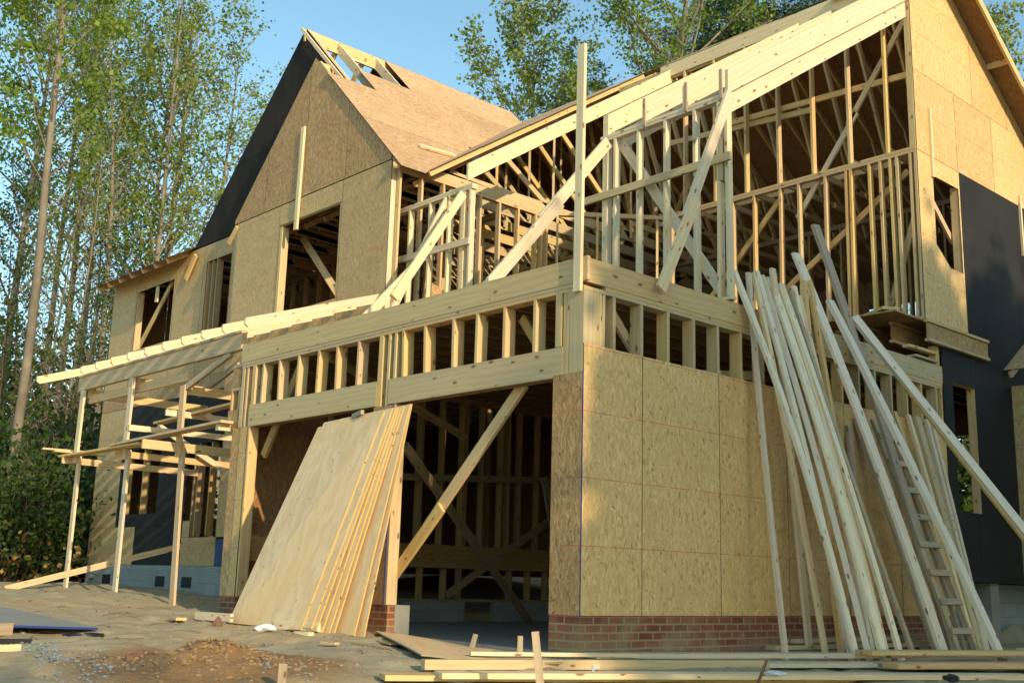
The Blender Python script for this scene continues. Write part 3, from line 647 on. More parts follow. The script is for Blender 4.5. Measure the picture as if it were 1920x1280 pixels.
for k, y0 in enumerate((.0, 1.22, 2.44, 3.66)):      # loose top row above the open bay
    dz = .03*math.sin(k*2.1)
    slab('roof_sheathing', [(6.55+.12*k, y0+.02, zf(6.55+.12*k)+dz), (7.42, y0+.02, zf(7.42)), (7.42, y0+1.2, zf(7.42)), (6.55+.12*k, y0+1.2, zf(6.55+.12*k)+dz)], -nf*.012, (0, 1, 0), sl, 'osb_roof')
sr = V((-1, 0, .667)).normalized(); nr = V((.667, 0, 1)).normalized(); zr = lambda x: 14.94-.667*x
y0 = -.38
while y0 < 16.5:
    y1 = min(y0+2.44, 16.85)
    for a, b in ((7.4, 9.4), (9.4, 11.4), (11.4, 12.95)):
        slab('roof_sheathing', [(a, y0, zr(a)), (b-.004, y0, zr(b)), (b-.004, y1-.004, zr(b)), (a, y1-.004, zr(a))], -nr*.016, (0, 1, 0), sr, 'osb_shade')
    y0 = y1
BD('rake_board', (7.4, -.38, zr(7.4)-.08), (12.95, -.38, zr(12.95)-.08), .12, ST, (0, 0, 1), 'pine', H)
for a, b in ((7.4, 9.4), (9.4, 11.4)): BD('lookout', (b-.3, -.36, zr(b-.3)-.06), (b-.3, -.02, zr(b-.3)-.06), .09, ST, (0, 0, 1), 'pine', H)
BD('edge_batten', (2.47, 5.62, zf(2.47)-.06), (7.4, 5.62, zf(7.4)-.06), .09, ST, (0, 0, 1), 'pine', H)
# rafter tails of the eave
for i in range(7):
    y = 13.05+i*.55; BD('rafter_tail', (1.88, y, zw(1.88)-.075), (2.5, y, zw(2.5)-.075), .10, ST, (0, 0, 1), 'pine', H)
# --- gabled wing, upper front
XB = 1.95; XL = 2.31
UW = B('upper_wall', XL+.02, XL+.11, 10.6, 16.4, 6.6, 6.68, 'brown_shade_wood', H)
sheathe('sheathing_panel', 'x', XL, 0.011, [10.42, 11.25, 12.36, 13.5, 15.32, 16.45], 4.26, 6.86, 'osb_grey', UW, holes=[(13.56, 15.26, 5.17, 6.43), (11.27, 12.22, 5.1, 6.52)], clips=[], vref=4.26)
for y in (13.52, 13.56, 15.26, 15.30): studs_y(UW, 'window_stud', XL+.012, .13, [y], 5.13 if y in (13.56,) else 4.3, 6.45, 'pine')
studs_y(UW, 'window_stud', XL+.012, .12, [12.26, 12.21, 12.02, 11.85], 4.3, 6.55, 'brown_shade_wood')
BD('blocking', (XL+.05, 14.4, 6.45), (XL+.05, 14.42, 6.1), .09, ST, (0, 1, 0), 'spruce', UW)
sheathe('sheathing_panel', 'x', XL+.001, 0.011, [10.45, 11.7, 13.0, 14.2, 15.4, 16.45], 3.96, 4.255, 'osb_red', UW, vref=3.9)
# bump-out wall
BW = B('upper_wall', XB+.02, XB+.11, 5.92, 10.4, 6.6, 6.68, 'brown_shade_wood', H)
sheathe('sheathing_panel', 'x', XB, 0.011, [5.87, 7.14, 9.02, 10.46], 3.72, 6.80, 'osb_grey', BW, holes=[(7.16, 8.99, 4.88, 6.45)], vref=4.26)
studs_y(BW, 'window_stud', XB+.012, .13, [8.995, 8.955, 7.20], 4.9, 6.43, 'pine')
studs_y(BW, 'corner_stud', XB+.012, .09, [5.92], 3.73, 6.78, 'spruce')
B('window_header', XB+.012, XB+.05, 7.16, 9.0, 6.43, 6.6, 'brown_shade_wood', BW)
mrg = 1.012
gc = [(8.2, 9.26, mrg/1.2, 1/1.2), (8.2, 9.26, -mrg/1.2, 1/1.2)]
sheathe('gable_panel', 'x', XB-.008, 0.011, [5.87, 7.09, 8.31, 9.53, 10.55], 6.812, 9.3, 'osb_red', BW, clips=[(8.2, 9.25, .7114, .7028), (8.2, 9.25, -.7114, .7028)], vref=6.8)
# black gable behind
slab('felt_gable', [(XL-.003, 5.9, 6.885), (XL-.003, 12.82, 6.885), (XL-.003, 9.2, 10.30)], (.012, 0, 0), (0, 1, 0), (0, 0, 1), 'gfelt', H)
slab('felt_lap', [(XL-.008, 9.2, 8.25), (XL-.008, 11.35, 8.25), (XL-.008, 11.2, 8.29), (XL-.008, 9.2, 8.29)], (.004, 0, 0), (0, 1, 0), (0, 0, 1), 'gfelt', H)
slab('felt_lap', [(XL-.006, 10.1, 7.5), (XL-.006, 12.15, 7.5), (XL-.006, 12.1, 7.52), (XL-.006, 10.1, 7.52)], (.003, 0, 0), (0, 1, 0), (0, 0, 1), 'gfelt', H)
# cross roof: right slope
zs = lambda y: 6.93+mrg*(y-5.87)
sc = V((0, 1, mrg)).normalized(); ncx = V((0, -mrg, 1)).normalized()
def rp(x, z): return (x, 5.87+(z-6.93)/mrg, z)
ZR = zs(9.2)
vx = lambda z: (z-5.07)/.667
def rs(poly): slab('roof_sheathing', [rp(*p) for p in poly], -ncx*.012, (1, 0, 0), sc, 'osb_roof')
rs([(1.90, 6.62), (1.90, 7.72), (3.96, 7.72), (vx(7.72), 7.72), (2.75, 6.9), (2.36, 6.62)])
rs([(1.90, 7.725), (1.90, 8.58), (4.3, 8.58), (4.3, 7.725)]); rs([(4.304, 8.0), (4.304, 8.58), (vx(8.58), 8.58), (vx(8.0), 8.0)])
rs([(1.90, 8.584), (1.88, 8.84), (2.9, 8.84), (2.9, 9.42), (5.1, 9.42), (5.1, 8.584)]); rs([(5.104, 8.584), (5.104, 9.42), (vx(9.42), 9.42), (vx(8.584), 8.584)])
rs([(4.05, 9.424), (4.05, ZR), (7.35, ZR), (vx(9.95), 9.95), (vx(9.424), 9.424)])
def rsl(name, x, z0, z1, w_=.15, mat='spruce', t=ST):
    a = V(rp(x, z0))-ncx*(.014+w_/2); b = V(rp(x, z1))-ncx*(.014+w_/2)
    return BD(name, a, b, w_, t, ncx, mat, H)
rsl('rafter', 1.99, 8.1, 9.18, .1); rsl('rafter', 2.34, 7.2, ZR-.05, .16, 'pine'); rsl('rafter', 2.39, 7.2, ZR-.05, .14, 'spruce'); rsl('rafter', 2.24, 7.7, ZR, .06)
for x in (3.0, 3.85, 4.5, 5.2, 6): rsl('rafter', x, 7.4+(x-3)*.6, ZR-.05, .16, 'spruce')
BD('ridge_board', (2.28, 9.2, ZR-.14), (7.3, 9.2, ZR-.14), .24, ST, (0, 0, 1), 'pine', H)
BD('ridge_board', (1.97, 8.2, 9.10), (2.3, 8.2, 9.10), .2, ST, (0, 0, 1), 'pine', H)
# left slope of the cross roof
zl = lambda y: 6.93+mrg*(12.53-y); slc = V((0, -1, mrg)).normalized(); nl = V((0, mrg, 1)).normalized()
def lp(x, z): return (x, 12.53-(z-6.93)/mrg, z)
slab('roof_sheathing', [lp(2.33, 6.6), lp(2.33, ZR-.6), lp(vx(ZR-.6)-.3, ZR-.6), lp(2.6, 6.8)], -nl*.012, (1, 0, 0), slc, 'osb_shade')
slab('roof_sheathing', [lp(3.9, ZR-.6), lp(3.9, ZR), lp(7.3, ZR), lp(6.8, ZR-.6)], -nl*.012, (1, 0, 0), slc, 'osb_shade')
for x in (2.34, 3.0, 3.6):
    BD('rafter', V(lp(x, 8.5))-nl*.09, V(lp(x, ZR-.05))-nl*.09, .14, ST, nl, 'pine', H)
BD('rafter_tail', (2.25, 12.6, 6.72), (2.25, 12.95, 6.3), .12, ST, (0, 1, 1), 'pine', H)
BD('rafter_tail', (1.94, 10.45, 6.75), (1.94, 10.72, 6.5), .09, ST, (0, 1, 1), 'pine', H)
BD('rafter_tail', (1.9, 5.68, 6.62), (2.0, 5.85, 6.86), .09, ST, (0, 1, 1), 'pine', H)
BD('upright', (XB-.03, 8.42, 6.25), (XB-.03, 8.40, 8.05), .09, ST, (0, 1, 0), 'spruce', H)
BD('cleat', V(rp(2.75, 7.35))+ncx*.03, V(rp(3.55, 7.43))+ncx*.03, .09, ST, sc, 'spruce', H)
# --- lower front of the left block
LW = B('lower_wall', XL+.02, XL+.14, 6.4, 16.4, 3.87, 3.95, 'brown_shade_wood', H)
B('foundation_wall', XL+.0, XL+.2, 6.45, 16.42, -.3, .795, 'cmu', LW)
for y in (13.0, 11.95, 15.38): B('vent', XL-.006, XL+.01, y-.19, y+.19, .41, .60, 'vent', LW)
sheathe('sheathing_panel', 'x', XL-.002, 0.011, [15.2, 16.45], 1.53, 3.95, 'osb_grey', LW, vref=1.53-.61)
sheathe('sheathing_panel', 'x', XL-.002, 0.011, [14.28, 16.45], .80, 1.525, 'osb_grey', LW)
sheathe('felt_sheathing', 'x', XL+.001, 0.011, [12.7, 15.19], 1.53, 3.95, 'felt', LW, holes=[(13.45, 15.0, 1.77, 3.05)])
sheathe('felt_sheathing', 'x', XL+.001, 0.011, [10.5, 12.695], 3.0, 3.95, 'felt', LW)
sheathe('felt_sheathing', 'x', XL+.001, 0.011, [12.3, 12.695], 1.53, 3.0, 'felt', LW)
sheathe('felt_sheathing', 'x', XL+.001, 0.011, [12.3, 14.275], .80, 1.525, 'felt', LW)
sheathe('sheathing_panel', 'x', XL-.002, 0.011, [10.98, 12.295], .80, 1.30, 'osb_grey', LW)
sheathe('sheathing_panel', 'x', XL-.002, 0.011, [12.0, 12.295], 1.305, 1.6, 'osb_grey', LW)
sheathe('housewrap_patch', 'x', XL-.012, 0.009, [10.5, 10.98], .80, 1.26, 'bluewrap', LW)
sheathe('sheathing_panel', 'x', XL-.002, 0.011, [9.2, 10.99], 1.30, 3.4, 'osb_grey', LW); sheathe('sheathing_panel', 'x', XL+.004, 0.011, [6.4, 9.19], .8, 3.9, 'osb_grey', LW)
studs_y(LW, 'window_stud', XL+.014, .13, [15.03, 14.98, 14.2, 13.45], 1.7, 3.1, 'brown_shade_wood')
studs_y(LW, 'window_stud', XL+.014, .13, [12.05, 11.9, 11.45, 11.05], 1.32, 3.0, 'brown_shade_wood')
B('window_sill', XL+.01, XL+.15, 13.47, 15.0, 1.73, 1.77, 'brown_shade_wood', LW)
# --- porch
PB = BD('porch_beam', (0.02, 6.42, 3.775), (0.02, 11.95, 3.775), .23, ST, (0, 0, 1), 'pine_dk', H); BD('porch_beam', (0.062, 6.42, 3.775), (0.062, 11.95, 3.775), .23, ST, (0, 0, 1), 'pine_dk', H)
BD('porch_plate', (0.04, 6.42, 3.912), (0.04, 11.97, 3.912), .10, .035, (1, 0, 0), 'pine_dk', H)
for i in range(11):
    y = 5.95+i*.60; xt = -.22 if i < 10 else -.70
    z0 = 3.89+.35*(xt+.22); mb = MB(); W_ = V((-.35, 0, 1)).normalized(); L_ = V((1, 0, .35)).normalized(); b0 = 3.93; zz = lambda x: b0+.35*x
    xe = 1.93 if y < 10.4 else 2.3
    mb.prism([(xt, y, zz(xt)+.05), (xt+.05, y, zz(xt+.05)), (xe, y, zz(xe)), (xe, y, zz(xe)+.135), (xt, y, zz(xt)+.135)], (0, ST, 0), L_, W_, V((0, y, -random.randint(1, 90)*10)))
    mb.build('porch_rafter', 'spruce', H)
for y, zt, zb in ((11.78, 3.655, .28), (9.86, 3.655, .22)):
    BD('porch_post', (0.02, y, zb+1.9+.25), (0.02, y-.03, zt), .14, ST, (0, 1, 0), 'spruce', H)
    BD('porch_post', (0.062, y-.05, zb-.1), (0.062, y-.05, zb+2.3), .12, ST, (0, 1, 0), 'spruce', H)
BD('porch_post', (0.02, 8.03, 2.3), (0.02, 8.05, 3.34), .14, ST, (0, 1, 0), 'pine', H); BD('porch_post', (0.062, 7.88, .1), (0.062, 8.0, 2.42), .13, ST, (0, 1, 0), 'pine', H)
BD('brace', (0.04, 8.1, 3.28), (0.05, 6.75, 3.66), .09, .05, (0, 1, 1), 'old', H); BD('brace', (0.9, 9.3, 3.45), (0.9, 8.1, 3.8), .09, .05, (0, 1, 1), 'old', H)
BD('porch_joist', (0.08, 9.82, 3.62), (2.3, 9.82, 3.64), .09, ST, (0, 0, 1), 'pine', H); BD('porch_joist', (0.08, 11.7, 3.60), (2.3, 11.7, 3.6), .14, ST, (0, 0, 1), 'pine', H)
BD('porch_joist', (0.08, 8.06, 3.28), (2.3, 8.06, 3.3), .12, ST, (0, 0, 1), 'pine', H)
BD('porch_joist', (0.12, 11.7, 3.5), (0.12, 8.1, 3.5), .14, ST, (0, 0, 1), 'pine', H)
# scaffold brackets nailed to the posts
BD('scaffold_bracket', (-.16, 11.9, 2.47), (2.3, 11.85, 2.45), .11, ST, (0, 0, 1), 'pine', H); BD('scaffold_bracket', (-.55, 8.0, 2.43), (2.3, 7.95, 2.42), .13, ST, (0, 0, 1), 'pine', H)
BD('scaffold_bracket', (-.1, 9.95, 2.46), (2.3, 9.9, 2.44), .1, ST, (0, 0, 1), 'pine', H)
BD('scaffold_bracket', (.0, 9.75, 2.86), (2.3, 9.7, 2.88), .09, ST, (0, 0, 1), 'spruce', H); BD('scaffold_bracket', (-.15, 8.2, 2.94), (2.3, 8.15, 2.93), .09, ST, (0, 0, 1), 'spruce', H)
BD('brace', (0.5, 9.8, 2.95), (1.7, 9.8, 2.35), .09, ST, (1, 0, 1), 'spruce', H); BD('brace', (0.4, 8.1, 2.98), (2.1, 8.1, 2.3), .09, ST, (1, 0, 1), 'spruce', H)
# --- rear wing at the far side
RW = sheet('wing_wall', 'x', 9.2, 0.02, -3.4, -0.02, .84, 3.72, 'osb_grey', H)
slab('roof_sheathing', [(8.96, -3.6, 3.93), (8.96, -0.02, 3.93), (10.4, -.02, 4.89), (10.4, -3.6, 4.89)], -nf*.014, (0, 1, 0), sl, 'osb_roof')
for y in (-.1, -.42, -.95, -1.5): BD('rafter_tail', (9.0, y, 3.86), (9.4, y, 4.12), .1, ST, (0, 0, 1), 'pine', H)
B('foundation_wall', 9.25, 9.4, -3.4, -.05, -.3, .835, 'cmu', H)
# ------------------------------------------------------------------ trees
import numpy as np
def leaf_mat(name, c1, c2, trans=0.45):
    M = NM(name); g = M.n("NewGeometry"); r = g.outputs["Random Per Island"]
    big = M.noise(M.obj(), 0.35, 2, 0.5)
    c = M.mix(r, c1, c2); c = M.mix(M.ramp(big, [(0.4, 0), (0.7, 0.5)]), c, (c2[0]*1.25, c2[1]*1.12, c2[2]))
    M.col(c); M.rough(0.5)
    tr = M.n("BsdfTranslucent", {0: c}); mx = M.n("MixShader", {0: trans}); out = M.t.nodes["Material Output"]
    M.t.links.new(M.b.outputs[0], mx.inputs[1]); M.t.links.new(tr.outputs[0], mx.inputs[2]); M.t.links.new(mx.outputs[0], out.inputs[0]); return M.m
MT['leaf'] = leaf_mat('spring_leaf', (0.09, 0.16, 0.02), (0.21, 0.30, 0.04))
MT['leaf2'] = leaf_mat('pale_leaf', (0.13, 0.19, 0.03), (0.27, 0.32, 0.06))
MT['leafdk'] = leaf_mat('shade_toned_leaf', (0.02, 0.045, 0.009), (0.06, 0.10, 0.016), 0.25)  # darker leaf tone; shade of the undergrowth is put into the colour
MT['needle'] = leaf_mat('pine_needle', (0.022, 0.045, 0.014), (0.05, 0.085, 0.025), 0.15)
MT['litter'] = leaf_mat('dry_leaf', (0.26, 0.13, 0.04), (0.44, 0.27, 0.10), 0.3)
def bark(name, a, b):
    M = NM(name); p = M.obj(); n1 = M.noise(M.scale(p, 9, 9, 2.2), 1.0, 5, 0.75)
    n2 = M.noise(M.scale(p, 1.0, 1.0, 0.8), 1.0, 3, 0.6)
    c = M.mix(n1, a, b); c = M.mix(M.ramp(n2, [(0.4, 0), (0.6, 0.8)]), c, b)
    M.col(c); M.rough(0.9); M.bump(n1, 0.9, 0.04); return M.m
MT['bark'] = bark('grey_bark', (0.33, 0.29, 0.23), (0.15, 0.125, 0.09))
MT['barkp'] = bark('pale_bark', (0.34, 0.29, 0.22), (0.14, 0.115, 0.085))
MT['barkd'] = bark('brown_bark', (0.20, 0.14, 0.09), (0.09, 0.065, 0.045))

def tube(vs_, fs, pts, rs, n=6):
    b0 = len(vs_)
    for i, p in enumerate(pts):
        d = (pts[min(i+1, len(pts)-1)]-pts[max(i-1, 0)]).normalized(); x = d.orthogonal().normalized(); y = d.cross(x)
        if i == 0: ref = x
        else:
            x = (ref-d*ref.dot(d)).normalized(); y = d.cross(x); ref = x
        for k in range(n):
            a = 2*math.pi*k/n; vs_.append(tuple(p+(x*math.cos(a)+y*math.sin(a))*rs[i]))
    for i in range(len(pts)-1):
        for k in range(n):
            k2 = (k+1) % n; fs.append((b0+i*n+k, b0+i*n+k2, b0+(i+1)*n+k2, b0+(i+1)*n+k))
def limb(rng, p, d, L, r, up=0.25, seg=5, wob=0.18):
    pts = [p]; rs = [r]; d = d.normalized()
    for i in range(seg):
        d = (d+V((rng.uniform(-wob, wob), rng.uniform(-wob, wob), rng.uniform(-wob, wob)+up/seg))).normalized()
        pts.append(pts[-1]+d*L/seg); rs.append(max(0.006, r*(1-(i+1)/seg*0.85)))
    return pts, rs
def leaves_mesh(name, centers, mat, size, per, rad, rng, needles=False):
    C_ = np.array([tuple(c) for c in centers]); r = np.random.RandomState(rng.randint(0, 99999))
    N = len(C_)*per; cc = np.repeat(C_, per, 0)+r.normal(0, rad, (N, 3))*np.array([1, 1, .8])
    a = r.normal(0, 1, (N, 3)); a /= np.linalg.norm(a, axis=1)[:, None]
    if needles: a[:, 2] = np.abs(a[:, 2])*.6
    b = np.cross(a, r.normal(0, 1, (N, 3))); b /= np.linalg.norm(b, axis=1)[:, None]
    s = size*r.uniform(.55, 1.25, (N, 1)); wd = s*(0.12 if needles else 0.8)
    v = np.stack([cc-a*s*.5, cc+b*wd*.5, cc+a*s*.5, cc-b*wd*.5], 1).reshape(-1, 3)
    me = bpy.data.meshes.new(name); me.vertices.add(N*4); me.vertices.foreach_set("co", v.ravel()); me.loops.add(N*4); me.loops.foreach_set("vertex_index", np.arange(N*4, dtype=np.int32))
    me.polygons.add(N); me.polygons.foreach_set("loop_start", np.arange(0, N*4, 4, dtype=np.int32)); me.polygons.foreach_set("loop_total", np.full(N, 4, dtype=np.int32))
    me.update(calc_edges=True); me.materials.append(MT[mat]); return me
def tree_meshes(seed, Ht, r0, cs, spread, nb, leaf, barkm, lsize=.135, per=12, rad=.19, kind='broad', lean=(0, 0), limbs=.5, dens=1.0, pk=.53):
    rng = random.Random(seed); vv = []; ff = []; cen = []
    p = V((0, 0, -.4)); pts = [p]; seg = 12; d = V((lean[0], lean[1], 1)).normalized()
    for i in range(seg):
        d = (d+V((rng.uniform(-.035, .035), rng.uniform(-.035, .035), .02))).normalized(); pts.append(pts[-1]+d*(Ht+.4)/seg)
    rs = [r0*(1-.93*(i/seg)**1.1) for i in range(seg+1)]; tube(vv, ff, pts, rs, 8)
    def at(t):
        q = t*seg; i = min(int(q), seg-1); return pts[i].lerp(pts[i+1], q-i), rs[i]+(rs[i+1]-rs[i])*(q-i)
    for k in range(nb):
        u = (k+rng.random())/nb; t = cs+(1-cs)*u**.9*.985; c, rr = at(t); az = k*2.4+rng.uniform(-.5, .5)
        if kind == 'pine':
            el = rng.uniform(-.05, .35); L = spread*(1-.65*u)*rng.uniform(.6, 1.1)
        else:
            el = rng.uniform(.45, 1.0)+.25*u; L = spread*(.35+.9*math.sin(math.pi*min(1, .22+.78*u)))*rng.uniform(.55, 1.1)
        dr = V((math.cos(az)*math.cos(el), math.sin(az)*math.cos(el), math.sin(el)))
        lp_, lr = limb(rng, c, dr, L, min(rr*limbs, .02+L*.011), .35, 5); tube(vv, ff, lp_, lr, 5)
        nt_ = max(3, int(L*2.6*dens))
        for j in range(nt_):
            f_ = .25+.75*(j+1)/nt_; q = f_*5; i = min(int(q), 4); b = lp_[i].lerp(lp_[i+1], q-i)
            d2 = (dr+V((rng.uniform(-1, 1), rng.uniform(-1, 1), rng.uniform(-.3, .8)))).normalized(); L2 = rng.uniform(.35, 1.0)*(.4+.22*L)
            tp, tr_ = limb(rng, b, d2, L2, .012, .1, 3, .25); tube(vv, ff, tp, tr_, 3)
            if rng.random() < pk:
                cen += [tp[-1], tp[-2].lerp(tp[-1], .4)]
                if rng.random() < .6: cen.append(tp[1])
    tm = bpy.data.meshes.new('trunk'); tm.from_pydata(vv, [], ff); tm.polygons.foreach_set("use_smooth", [True]*len(ff)); tm.materials.append(MT[barkm])
    return tm, leaves_mesh('crown', cen, leaf, lsize, per, rad, rng, kind == 'pine')
def put_tree(name, meshes, x, y, rz, sc_, label, cat='tree', group=None, z=None):
    o = empty(name, (x, y, gz(x, y) if z is None else z), label, cat, group)
    o.rotation_euler = (0, 0, rz); o.scale = (sc_, sc_, sc_)
    for nm, me in zip(('trunk', 'crown') if name.endswith('tree') else ('stem', 'foliage'), meshes):
        c = bpy.data.objects.new(nm, me); COL.objects.link(c); c.parent = o
    return o
def at_px(px, dist):
    d = m.to_3x3() @ V((px-960.0, -(1072-640.0), -_f)); h = math.hypot(d.x, d.y)
    return CAMPOS.x+d.x/h*dist, CAMPOS.y+d.y/h*dist
TB = [tree_meshes(11, 21, .17, .36, 3.3, 46, 'leaf', 'bark'), tree_meshes(12, 23, .15, .45, 2.8, 44, 'leaf', 'barkp'),
      tree_meshes(13, 18, .12, .30, 2.5, 40, 'leaf2', 'bark'), tree_meshes(14, 22, .16, .40, 3.0, 36, 'leaf2', 'bark', per=11),
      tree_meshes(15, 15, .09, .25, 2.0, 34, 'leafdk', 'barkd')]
BARE = tree_meshes(21, 14, .08, .15, 1.9, 46, 'leaf2', 'bark', per=1, dens=1.5)
big = tree_meshes(31, 25, .145, .38, 3.2, 60, 'leaf', 'barkp', lean=(.03, -.028), per=24, lsize=.14, limbs=.28)
x, y = at_px(-8, 31); put_tree('deciduous_tree', big, x, y, .4, 1.0, 'thick pale trunked tree at the edge of the clearing, nearest of the woods')
plan = [ # px, dist, variant, scale, label
 (152, 36, 1, .82, 'slim straight tree standing alone against the sky beside the thick pale trunk'),
 (214, 38, 0, .92, 'tall dark trunked tree in the tight trio behind the porch corner'),
 (243, 36, 3, .88, 'tall full crowned tree in the middle of the trio behind the porch corner'),
 (262, 38, 0, 1.0, 'tallest tree of the trio, its crown topping the woods'),
 (330, 40, 3, .86, 'grey leaning tree behind the low left eave'),
 (395, 43, 2, .93, 'pale leafed tree just clear of the black gable slope'),
 (460, 47, 2, 1.0, 'thin tree whose tip pokes out beside the black gable slope'),
 (525, 50, 2, 1.17, 'spindly sparse tree nearest the gable peak'),
 (66, 40, 0, 1.0, 'yellow green tree behind the thick pale trunk'),
 (105, 44, 1, 1.0, 'slender tree between the thick trunk and the lone slim one'),
 (40, 46, 3, 1.05, 'loose crowned tree at the photo edge behind the thick trunk'),
 (-40, 38, 0, 1.05, 'dense tree cut by the photo edge'),
 (185, 50, 1, .85, 'far slim tree seen between nearer trunks')]
for px, dd, k, s_, lab in plan:
    x, y = at_px(px, dd); put_tree('deciduous_tree', TB[k], x, y, px*.37, s_, lab)
for i, (px, dd) in enumerate([(20, 34), (58, 35), (88, 34), (118, 37), (135, 41), (170, 42), (300, 42), (365, 46), (285, 48), (10, 43)]):
    x, y = at_px(px, dd); put_tree('bare_sapling', BARE, x, y, i*1.3, .75+.07*(i % 4), 'thin grey sapling with few leaves among the left woods', 'sapling', 'thin saplings in the left woods')
for i, (px, dd) in enumerate([(75, 33), (140, 38), (12, 37), (195, 43), (-30, 33), (235, 45), (100, 46)]):
    x, y = at_px(px, dd); put_tree('understory_tree', TB[4], x, y, i*2.1, .62+.06*(i % 3), 'low tree with leaves toned dark as in the shade under the tall trees', 'tree', 'low dark trees under the left woods')
# behind the roof
T1 = tree_meshes(41, 19.5, .16, .45, 3.4, 54, 'leaf2', 'bark', lsize=.15, per=18)
x, y = at_px(985, 52); put_tree('deciduous_tree', T1, x, y, 1.0, 1.46, 'round topped young tree rising behind the roof valley', z=0.5)
x, y = at_px(1200, 45); put_tree('deciduous_tree', tree_meshes(42, 31, .36, .46, 6.5, 44, 'leaf', 'barkp', lsize=.17, per=20, rad=.3), x, y, .3, 1.0, 'large pale limbed tree behind the roof ridge', z=0.5)
PN = tree_meshes(43, 25, .28, .55, 4.4, 60, 'needle', 'barkd', lsize=.42, per=44, rad=.2, kind='pine')
for i, (px, dd, s_, lab) in enumerate([(1140, 56, 1.08, 'dark pine behind the tall upright board'), (1350, 57, 1.5, 'dark pine behind the large pale limbed tree'), (1455, 55, 1.36, 'dark pine showing just above the long rafters')]):
    x, y = at_px(px, dd); put_tree('pine_tree', PN, x, y, i*2.2, s_, lab, z=0.5)
x, y = at_px(1905, 44); put_tree('deciduous_tree', T1, x, y, 2.0, 1.10, 'blue green tree beyond the rear roof slope', z=0.5)
for i, (px, dd) in enumerate([(1640, 48), (1760, 50), (1850, 40), (700, 52), (860, 55), (1010, 46), (600, 46)]):
    x, y = at_px(px, dd); put_tree('understory_tree', TB[4], x, y, i*1.9, .75, 'leafy low tree glimpsed through the openings of the house', 'tree', 'low trees behind the house')
# undergrowth
def shrub_mesh(seed, R, Hh, mat, n=60, ls=.13):
    rng = random.Random(seed); vv = []; ff = []; cen = []
    for k in range(n):
        az = rng.uniform(0, 6.28); el = rng.uniform(.3, 1.4); L = Hh*rng.uniform(.5, 1.1)
        lp_, lr = limb(rng, V((rng.uniform(-R, R)*.4, rng.uniform(-R, R)*.4, -.1)), V((math.cos(az)*math.cos(el), math.sin(az)*math.cos(el), math.sin(el))), L, .014, .2, 4, .3)
        tube(vv, ff, lp_, lr, 3); cen += lp_[2:]+[lp_[3].lerp(lp_[4], .5)]
    tm = bpy.data.meshes.new('stem'); tm.from_pydata(vv, [], ff); tm.materials.append(MT['barkd'])
    return tm, leaves_mesh('foliage', cen, mat, ls, 8, .2, rng)
SH = [shrub_mesh(51, 1.3, 2.6, 'leafdk'), shrub_mesh(52, 1.5, 3.2, 'leafdk', 70), shrub_mesh(53, 1.1, 2.0, 'leaf', 50)]
i = 0
for px, dd, k, s_ in [(0, 26, 0, 1), (45, 27, 1, 1), (95, 27, 0, 1.1), (140, 28, 1, 1.05), (172, 30, 2, 1), (20, 30, 1, 1.3), (70, 31, 2, 1.4), (120, 32, 1, 1.3), (165, 33, 0, 1.3), (-30, 28, 1, 1.2), (205, 34, 1, 1.2), (40, 35, 1, 1.6), (100, 36, 0, 1.8), (150, 37, 1, 1.6), (0, 38, 2, 1.8), (195, 40, 1, 1.5), (60, 41, 1, 1.9), (125, 43, 0, 2)]:
    x, y = at_px(px, dd); put_tree('shrub', SH[k], x, y, i*1.7, s_, 'leafy undergrowth shrub at the dark foot of the woods', 'shrub', 'shrubs along the edge of the woods'); i += 1
def far_wood():
    rng = random.Random(5); cen = []
    for k in range(5200):
        px = rng.uniform(-260, 2300); dd = rng.uniform(56, 92); x, y = at_px(px, dd)
        top = 8.5+5*noise.noise(V((px*.006, 1, 2))) - (dd-56)*.03; cen.append(V((x, y, gz(x, y)+rng.uniform(0, 1)**1.2*top)))
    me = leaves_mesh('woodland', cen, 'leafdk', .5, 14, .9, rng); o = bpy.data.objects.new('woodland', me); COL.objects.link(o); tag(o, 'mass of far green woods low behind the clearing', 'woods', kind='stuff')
    cen = [V((*at_px(rng.uniform(-200, 420), rng.uniform(25, 46)), 0)) for _ in range(900)]
    cen = [V((c.x, c.y, gz(c.x, c.y)+rng.uniform(.02, .5))) for c in cen]
    me = leaves_mesh('leaf_litter', cen, 'litter', .16, 10, .5, rng); o = bpy.data.objects.new('leaf_litter', me); COL.objects.link(o); tag(o, 'orange brown dry leaves on the forest floor', 'leaves', kind='stuff')
far_wood()
# woods on the sunny side, behind and beside the photographer; they shade the yard and the lower walls
SHD = tree_meshes(61, 14.2, .25, .15, 3.0, 80, 'leafdk', 'bark', lsize=.5, per=22, rad=.4, pk=.62)
SH2 = tree_meshes(62, 12, .15, .3, 2.6, 34, 'leaf', 'bark', lsize=.26, per=8, rad=.3, pk=.62)
i = 0
for (x, y, s_) in SUNNY:
    put_tree('deciduous_tree', SHD if s_ > 0 else SH2, x, y, i*1.1, abs(s_), 'dense tree of the woods on the sunny side of the site', 'tree', 'trees on the sunny side of the site', z=-.6); i += 1

